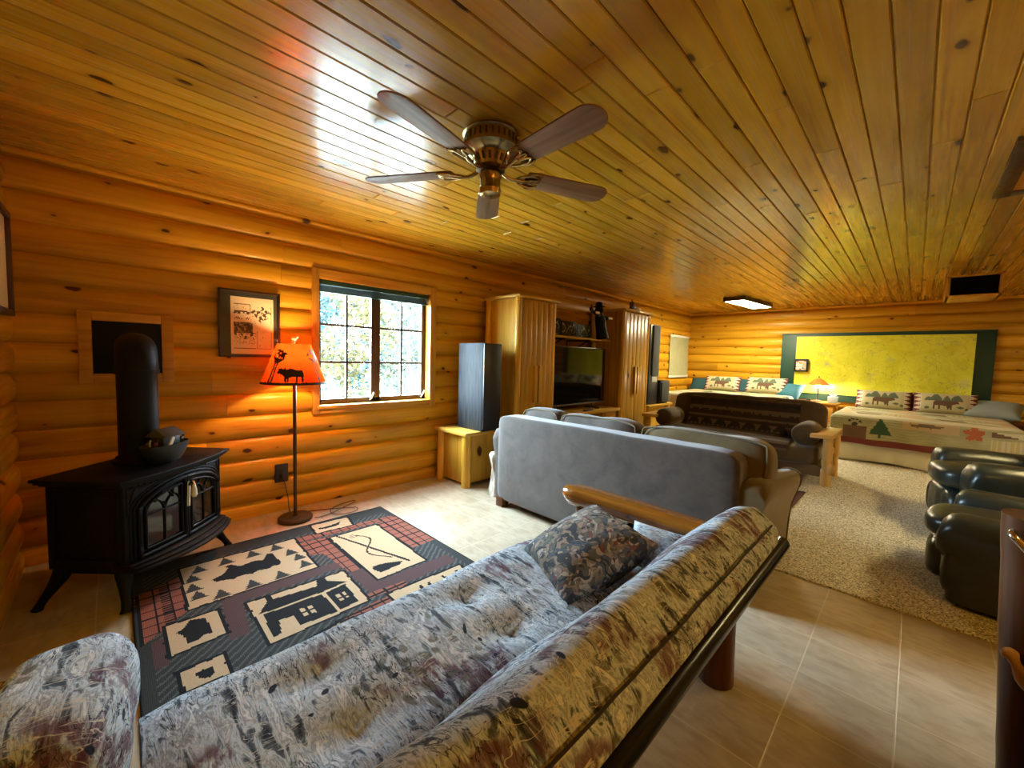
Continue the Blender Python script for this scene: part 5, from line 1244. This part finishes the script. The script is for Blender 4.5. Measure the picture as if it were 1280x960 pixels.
def sham(label, c, w, h, tilt, rot=0, flip=1):
    mb = MB()
    for side in (1, -1):
        def pos(u, v, side=side):
            x, y = u*2-1, v*2-1; e = max(0, (1-abs(x)**3)*(1-abs(y)**3))
            return Vector((x*w/2*(1-.03*(1-y*y)), y*h/2*(1-.05*(1-x*x)), side*.085*e**.55))
        mb.grid(72, 40, pos, pilpat if side > 0 else None, mi=0, flip=side < 0)
    bmesh.ops.remove_doubles(mb.bm, verts=mb.bm.verts, dist=.0008)
    mb.bm.transform(Matrix.Translation(c) @ (rz(rot) @ rx(PI/2-tilt)).to_4x4())
    tag(mb.build('pillow_sham', PM, None, sharp=75), label, 'pillow', 'moose pillow shams')
sham('moose pillow sham on left side of the bed under the yellow map', (-.345, 8.70, .78), .66, .32, R(22))
sham('moose pillow sham beside the grey pillow on bed under the yellow map', (.325, 8.70, .785), .66, .32, R(22))
sham('moose pillow sham on left side of the far corner bed', (-2.73, 8.70, .895), .66, .31, R(26))
sham('moose pillow sham on right side of the far corner bed', (-1.97, 8.70, .905), .68, .32, R(26), R(-3))
pillow('bed_pillow', 'pale grey blue pillow at right end of bed under yellow map', (.80, 8.72, .735), (.52, .42, .20), rz(R(-12)) @ rx(R(24)), plain('grey_blue_cotton', (.24, .285, .30, 1), .85), None)
tealm = plain('teal_cotton', (.010, .060, .080, 1), .8)
pillow('bed_pillow', 'teal pillow tucked behind left sham on far corner bed', (-3.10, 8.80, .83), (.60, .36, .18), rx(R(50)), tealm, 'teal pillows')
pillow('bed_pillow', 'teal pillow between the two shams on far corner bed', (-2.36, 8.84, .85), (.56, .34, .16), rx(R(62)), tealm, 'teal pillows', seed=2)
pillow('bed_pillow', 'bright teal pillow at the right edge of far corner bed', (-1.60, 8.68, .815), (.42, .34, .20), rz(R(-22)) @ rx(R(52)), plain('bright_teal_cotton', (.012, .115, .17, 1), .7), 'teal pillows', seed=3)
mb = MB(); mb.bb((-.06, 8.78, .645), (.06, 8.86, .90), bev=.03)
tag(mb.build('bolster', plain('burgundy_cloth', (.12, .022, .022, 1), .9)), 'burgundy cushion glimpsed between the two shams of nearer bed', 'pillow')
# nightstand, lamp, tissue box
ns = thing('nightstand', 'pine nightstand between the two beds', 'nightstand', (-1.16, 8.75, .012))
mb = MB(); mb.bb((-1.43, 8.52, .645), (-.89, 9.0, .675), bev=.006); mb.build('top', M['pine_x'], ns)
mb = MB(); mb.bb((-1.40, 8.56, .06), (-.92, 8.98, .645)); mb.build('carcass', M['pine_z'], ns)
for z in (.12, .38):
    mb = MB(); mb.bb((-1.38, 8.535, z), (-.94, 8.562, z+.23), bev=.005); dq = mb.build('drawer', M['pine_x'], ns); q = MB(); q.sphere((-1.16, 8.52, z+.115), .018, 10); q.build('knob', M['pine_x'], dq)
for x in (-1.37, -.95):
    for y in (8.6, 8.95): q = MB(); q.tube([(x, y, .012), (x, y, .07)], .022, 10); q.build('leg', M['pine_z'], ns)
bx, by = -1.185, 8.74
bl = thing('table_lamp', 'lit bedside lamp with orange pointed shade on the nightstand', 'lamp', (bx, by, .675))
mb = MB(); mb.lathe([(0, 0), (.07, 0), (.07, .012), (.05, .02), (.02, .03), (.011, .05), (.011, .24), (.018, .25), (0, .25)], (bx, by, .675), 24); mb.build('base', plain('dark_blue_lamp_base', (.02, .024, .05, 1), .3), bl)
t = NT('amber_shade', .6); out = t.t.nodes['Material Output']; t.t.nodes.remove(t.b); df = t.N('ShaderNodeBsdfDiffuse'); tl = t.N('ShaderNodeBsdfTranslucent'); ms = t.N('ShaderNodeMixShader'); ms.inputs[0].default_value = .008
for n_ in (df, tl): n_.inputs[0].default_value = (.70, .20, .04, 1)
t.L(df.outputs[0], ms.inputs[1]); t.L(tl.outputs[0], ms.inputs[2]); t.L(ms.outputs[0], out.inputs[0])
mb = MB(); P = [(.165, .965), (.12, 1.005), (.085, 1.04), (.05, 1.068), (.02, 1.082)]
mb.lathe([(r_, z) for r_, z in P], (bx, by, 0), 12); mb.build('lamp_shade', t.m, bl)
mb = MB(); mb.tube([(bx, by, .92), (bx, by, 1.10)], .006, 8); mb.sphere((bx, by, 1.105), .014, 10); mb.build('finial', M['bronze'], bl)
bulb2 = NT('white_bulb'); bulb2.b.inputs['Emission Color'].default_value = (1, .90, .72, 1); bulb2.b.inputs['Emission Strength'].default_value = L_BULB2; M['bulb2'] = bulb2.m
mb = MB(); mb.blob((bx, by, .955), (.06, .06, .075), 2.1, 5); mb.build('bulb', M['bulb2'], bl)
tb_ = thing('tissue_box', 'pale blue tissue box on the nightstand beside the lamp', 'tissue box', (-.965, 8.66, .675))
mb = MB(); mb.bb((-1.03, 8.60, .675), (-.90, 8.73, .785), bev=.004); mb.build('box', plain('pale_blue_card', (.42, .55, .68, 1), .7), tb_)
mb = MB(); mb.grid(10, 6, lambda u, v: Vector((-.965+(u-.5)*.09*(.4+v), 8.665+.014*math.sin(u*9+v*3)*(.4+v), .784+.05*v*(1-.5*abs(u-.5)))))
mb.build('tissue', M['white'], tb_)
ga = MB(); ga.lathe([(0, 0), (.03, 0), (.034, .05), (.030, .05), (.026, .005), (0, .005)], (-1.29, 8.60, .675), 18); tag(ga.build('small_dish', plain('dark_ceramic', (.05, .04, .035, 1), .4)), 'small dark dish at the left of the nightstand', 'dish')
nt2 = thing('nightstand', 'dark red nightstand at the right end of the quilted bed', 'nightstand', (1.20, 8.7, .012))
mb = MB(); mb.bb((.97, 8.45, .56), (1.45, 8.95, .60), bev=.008); mb.build('top', M['redwood_x'], nt2)
mb = MB(); mb.bb((1.0, 8.48, .07), (1.42, 8.93, .56)); mb.build('carcass', M['redwood'], nt2)
for x in (1.03, 1.39):
    for y in (8.52, 8.90): q = MB(); q.tube([(x, y, .012), (x, y, .08)], .022, 10); q.build('leg', M['redwood'], nt2)
mb = MB(); mb.bb((1.02, 8.462, .3), (1.40, 8.482, .54), bev=.005); mb.build('drawer', M['redwood_x'], nt2)

# ------------------------------------------------------------------ ceiling fan
fx, fy = -1.525, 1.335
fan = thing('ceiling_fan', 'five bladed brass ceiling fan with oak blades', 'ceiling fan', (fx, fy, HC-.25))
mb = MB(); mb.lathe([(0, 0), (.11, 0), (.135, -.006), (.138, -.014), (.128, -.02), (.128, -.064), (.138, -.07), (.138, -.08), (.118, -.095), (.10, -.10), (.088, -.104)], (fx, fy, HC), 48); mb.build('motor_housing', M['brass'], fan)
mb = MB()
for k in range(28):
    a = 2*PI*k/28; mb.box((fx+.1285*math.cos(a), fy+.1285*math.sin(a), HC-.042), (.004, .008, .034), rot=rz(a))
mb.build('housing_vent', M['brassdark'], fan)
mb = MB(); mb.lathe([(.092, -.100), (.088, -.106), (.066, -.150), (.060, -.158), (.03, -.16)], (fx, fy, HC), 40); lo_ = mb.build('lower_cone', M['brass'], fan)
mb = MB()
for k in range(16):
    a = 2*PI*k/16; p = Vector((fx+.079*math.cos(a), fy+.079*math.sin(a), HC-.128)); mb.box(p, (.004, .012, .032), rot=rz(a) @ ry(R(26)))
mb.build('cone_slot', M['brassdark'], lo_)
mb = MB(); mb.lathe([(.058, -.155), (.07, -.16), (.07, -.175), (.045, -.18)], (fx, fy, HC), 32); mb.build('flywheel', M['brassdark'], fan)
mb = MB(); mb.lathe([(.03, -.178), (.052, -.182), (.056, -.20), (.050, -.215), (.050, -.25), (.056, -.262), (.050, -.285), (.03, -.292), (0, -.293)], (fx, fy, HC), 32); mb.build('switch_housing', M['brass'], fan)
bz = HC-.168
for k in range(5):
    a = R(-3.6+72*k); Mx = Matrix.Translation((fx, fy, bz)) @ Matrix.Rotation(a, 4, 'Z')
    tw = Mx @ Matrix.Rotation(R(-11), 4, 'X')
    q = MB(); n_ = 14
    out_ = [(.185, -.050), (.23, -.060), (.40, -.066), (.56, -.070)]+[(.60+.07*math.sin(b_), -.070*math.cos(b_)) for b_ in [PI*j/10 for j in range(0, 11)]]+[(.56, .070), (.40, .066), (.23, .060), (.185, .050)]
    q.prism(out_, .007, Matrix.Identity(4), bev=.0015)
    q.bm.transform(Matrix.Translation((0, 0, -.008)))
    # build in blade axes so that the grain follows the blade
    o = q.build('blade', M['fanblade'], None); o.parent = fan; o.matrix_local = Matrix.Translation((0, 0, bz-fan.location.z)) @ Matrix.Rotation(a, 4, 'Z') @ Matrix.Rotation(R(-11), 4, 'X')
    q = MB(); q.tube(smooth([(.062, 0, .0), (.10, .004, -.02), (.15, .0, -.022), (.20, 0, -.014)], 4), .009, 10)
    for s in (-1, 1):
        q.tube(smooth([(.135, 0, -.020), (.155, s*.026, -.018), (.19, s*.040, -.016), (.225, s*.046, -.015), (.255, s*.030, -.014), (.235, s*.018, -.014), (.20, s*.012, -.015)], 4), .0065, 8)
        q.tube(smooth([(.20, 0, -.014), (.23, s*.008, -.014), (.262, s*.004, -.013)], 4), .0055, 8)
        q.tube(smooth([(.19, s*.040, -.016), (.205, s*.056, -.014), (.235, s*.058, -.013), (.26, s*.052, -.012)], 4), .005, 8)
    o2 = q.build('blade_iron', M['brass'], None); o2.parent = o
# ------------------------------------------------------------------ unseen table and ceiling lamp, added to account for floor shadow and warm light
tb2 = thing('unseen_table', 'unseen log table added beside the reddish chair to cast a floor shadow', 'table', (1.0, 1.1, 0))
mb = MB(); mb.bb((.40, .45, .72), (1.65, 1.62, .765), bev=.01); mb.build('table_top', M['redwood_x'], tb2)
for x in (.50, 1.54):
    for y in (.56, 1.20): q = MB(); q.tube([(x, y, 0), (x, y, .72)], .055, 14); q.build('leg', M['redwood'], tb2)
cl = thing('ceiling_light', 'unseen round ceiling light added over the table for warm light', 'ceiling light', (1.5, .9, HC-.1))
warm = NT('added_ceiling_diffuser', base=(.9, .85, .7, 1)); warm.b.inputs['Emission Color'].default_value = (1, .56, .11, 1); warm.b.inputs['Emission Strength'].default_value = L_WARM; M['warm'] = warm.m
mb = MB(); mb.lathe([(.15, 0), (.155, -.02), (.145, -.025), (.0, -.02)], (1.5, .9, HC), 32); mb.build('rim', M['brass'], cl)
mb = MB(); mb.lathe([(.14, -.026), (.12, -.06), (.07, -.085), (0, -.093)], (1.5, .9, HC), 32); mb.build('diffuser', M['warm'], cl)

# ------------------------------------------------------------------ daylight
wd = bpy.data.worlds.new('sky'); SC.world = wd; wd.use_nodes = True
nt = wd.node_tree; bg = nt.nodes['Background']; bg.inputs[0].default_value = (.60, .82, 1.0, 1); bg.inputs[1].default_value = SKY
def portal(name, loc, rot, sx, sy):
    l = bpy.data.lights.new(name, 'AREA'); l.shape = 'RECTANGLE'; l.size = sx; l.size_y = sy; l.cycles.is_portal = True
    o = bpy.data.objects.new(name, l); COL.objects.link(o); o.location = loc; o.rotation_euler = rot
portal('window_portal', (XL-.17, (WY0+WY1)/2, (WZ0+WZ1)/2), (0, R(-90), 0), WZ1-WZ0, WY1-WY0)

# ------------------------------------------------------------------ camera
cam = bpy.data.cameras.new('camera'); co = bpy.data.objects.new('camera', cam); COL.objects.link(co)
cam.sensor_width = 36; cam.lens = 36*502.886/1280; cam.clip_start = .02; cam.clip_end = 200
yaw, pit, rol = R(-45.04), R(-3.616), R(1.549)
f = Vector((math.sin(yaw)*math.cos(pit), math.cos(yaw)*math.cos(pit), math.sin(pit)))
r0 = Vector((math.cos(yaw), -math.sin(yaw), 0)); u0 = r0.cross(f)
r_ = math.cos(rol)*r0+math.sin(rol)*u0; u_ = -math.sin(rol)*r0+math.cos(rol)*u0
mw = Matrix((r_, u_, -f)).transposed().to_4x4(); mw.translation = Vector((0, 0, 1.28)); co.matrix_world = mw
SC.camera = co
vs = SC.view_settings; vs.view_transform = 'Standard'; vs.look = 'None'; vs.exposure = EXPO; vs.gamma = 1; vs.use_curve_mapping = False
SC.cycles.max_bounces = 10; SC.cycles.diffuse_bounces = 5; SC.cycles.glossy_bounces = 4; SC.cycles.transparent_max_bounces = 12; SC.cycles.transmission_bounces = 4
SC.cycles.use_denoising = True; SC.cycles.sample_clamp_indirect = 40; SC.cycles.caustics_reflective = False; SC.cycles.caustics_refractive = False
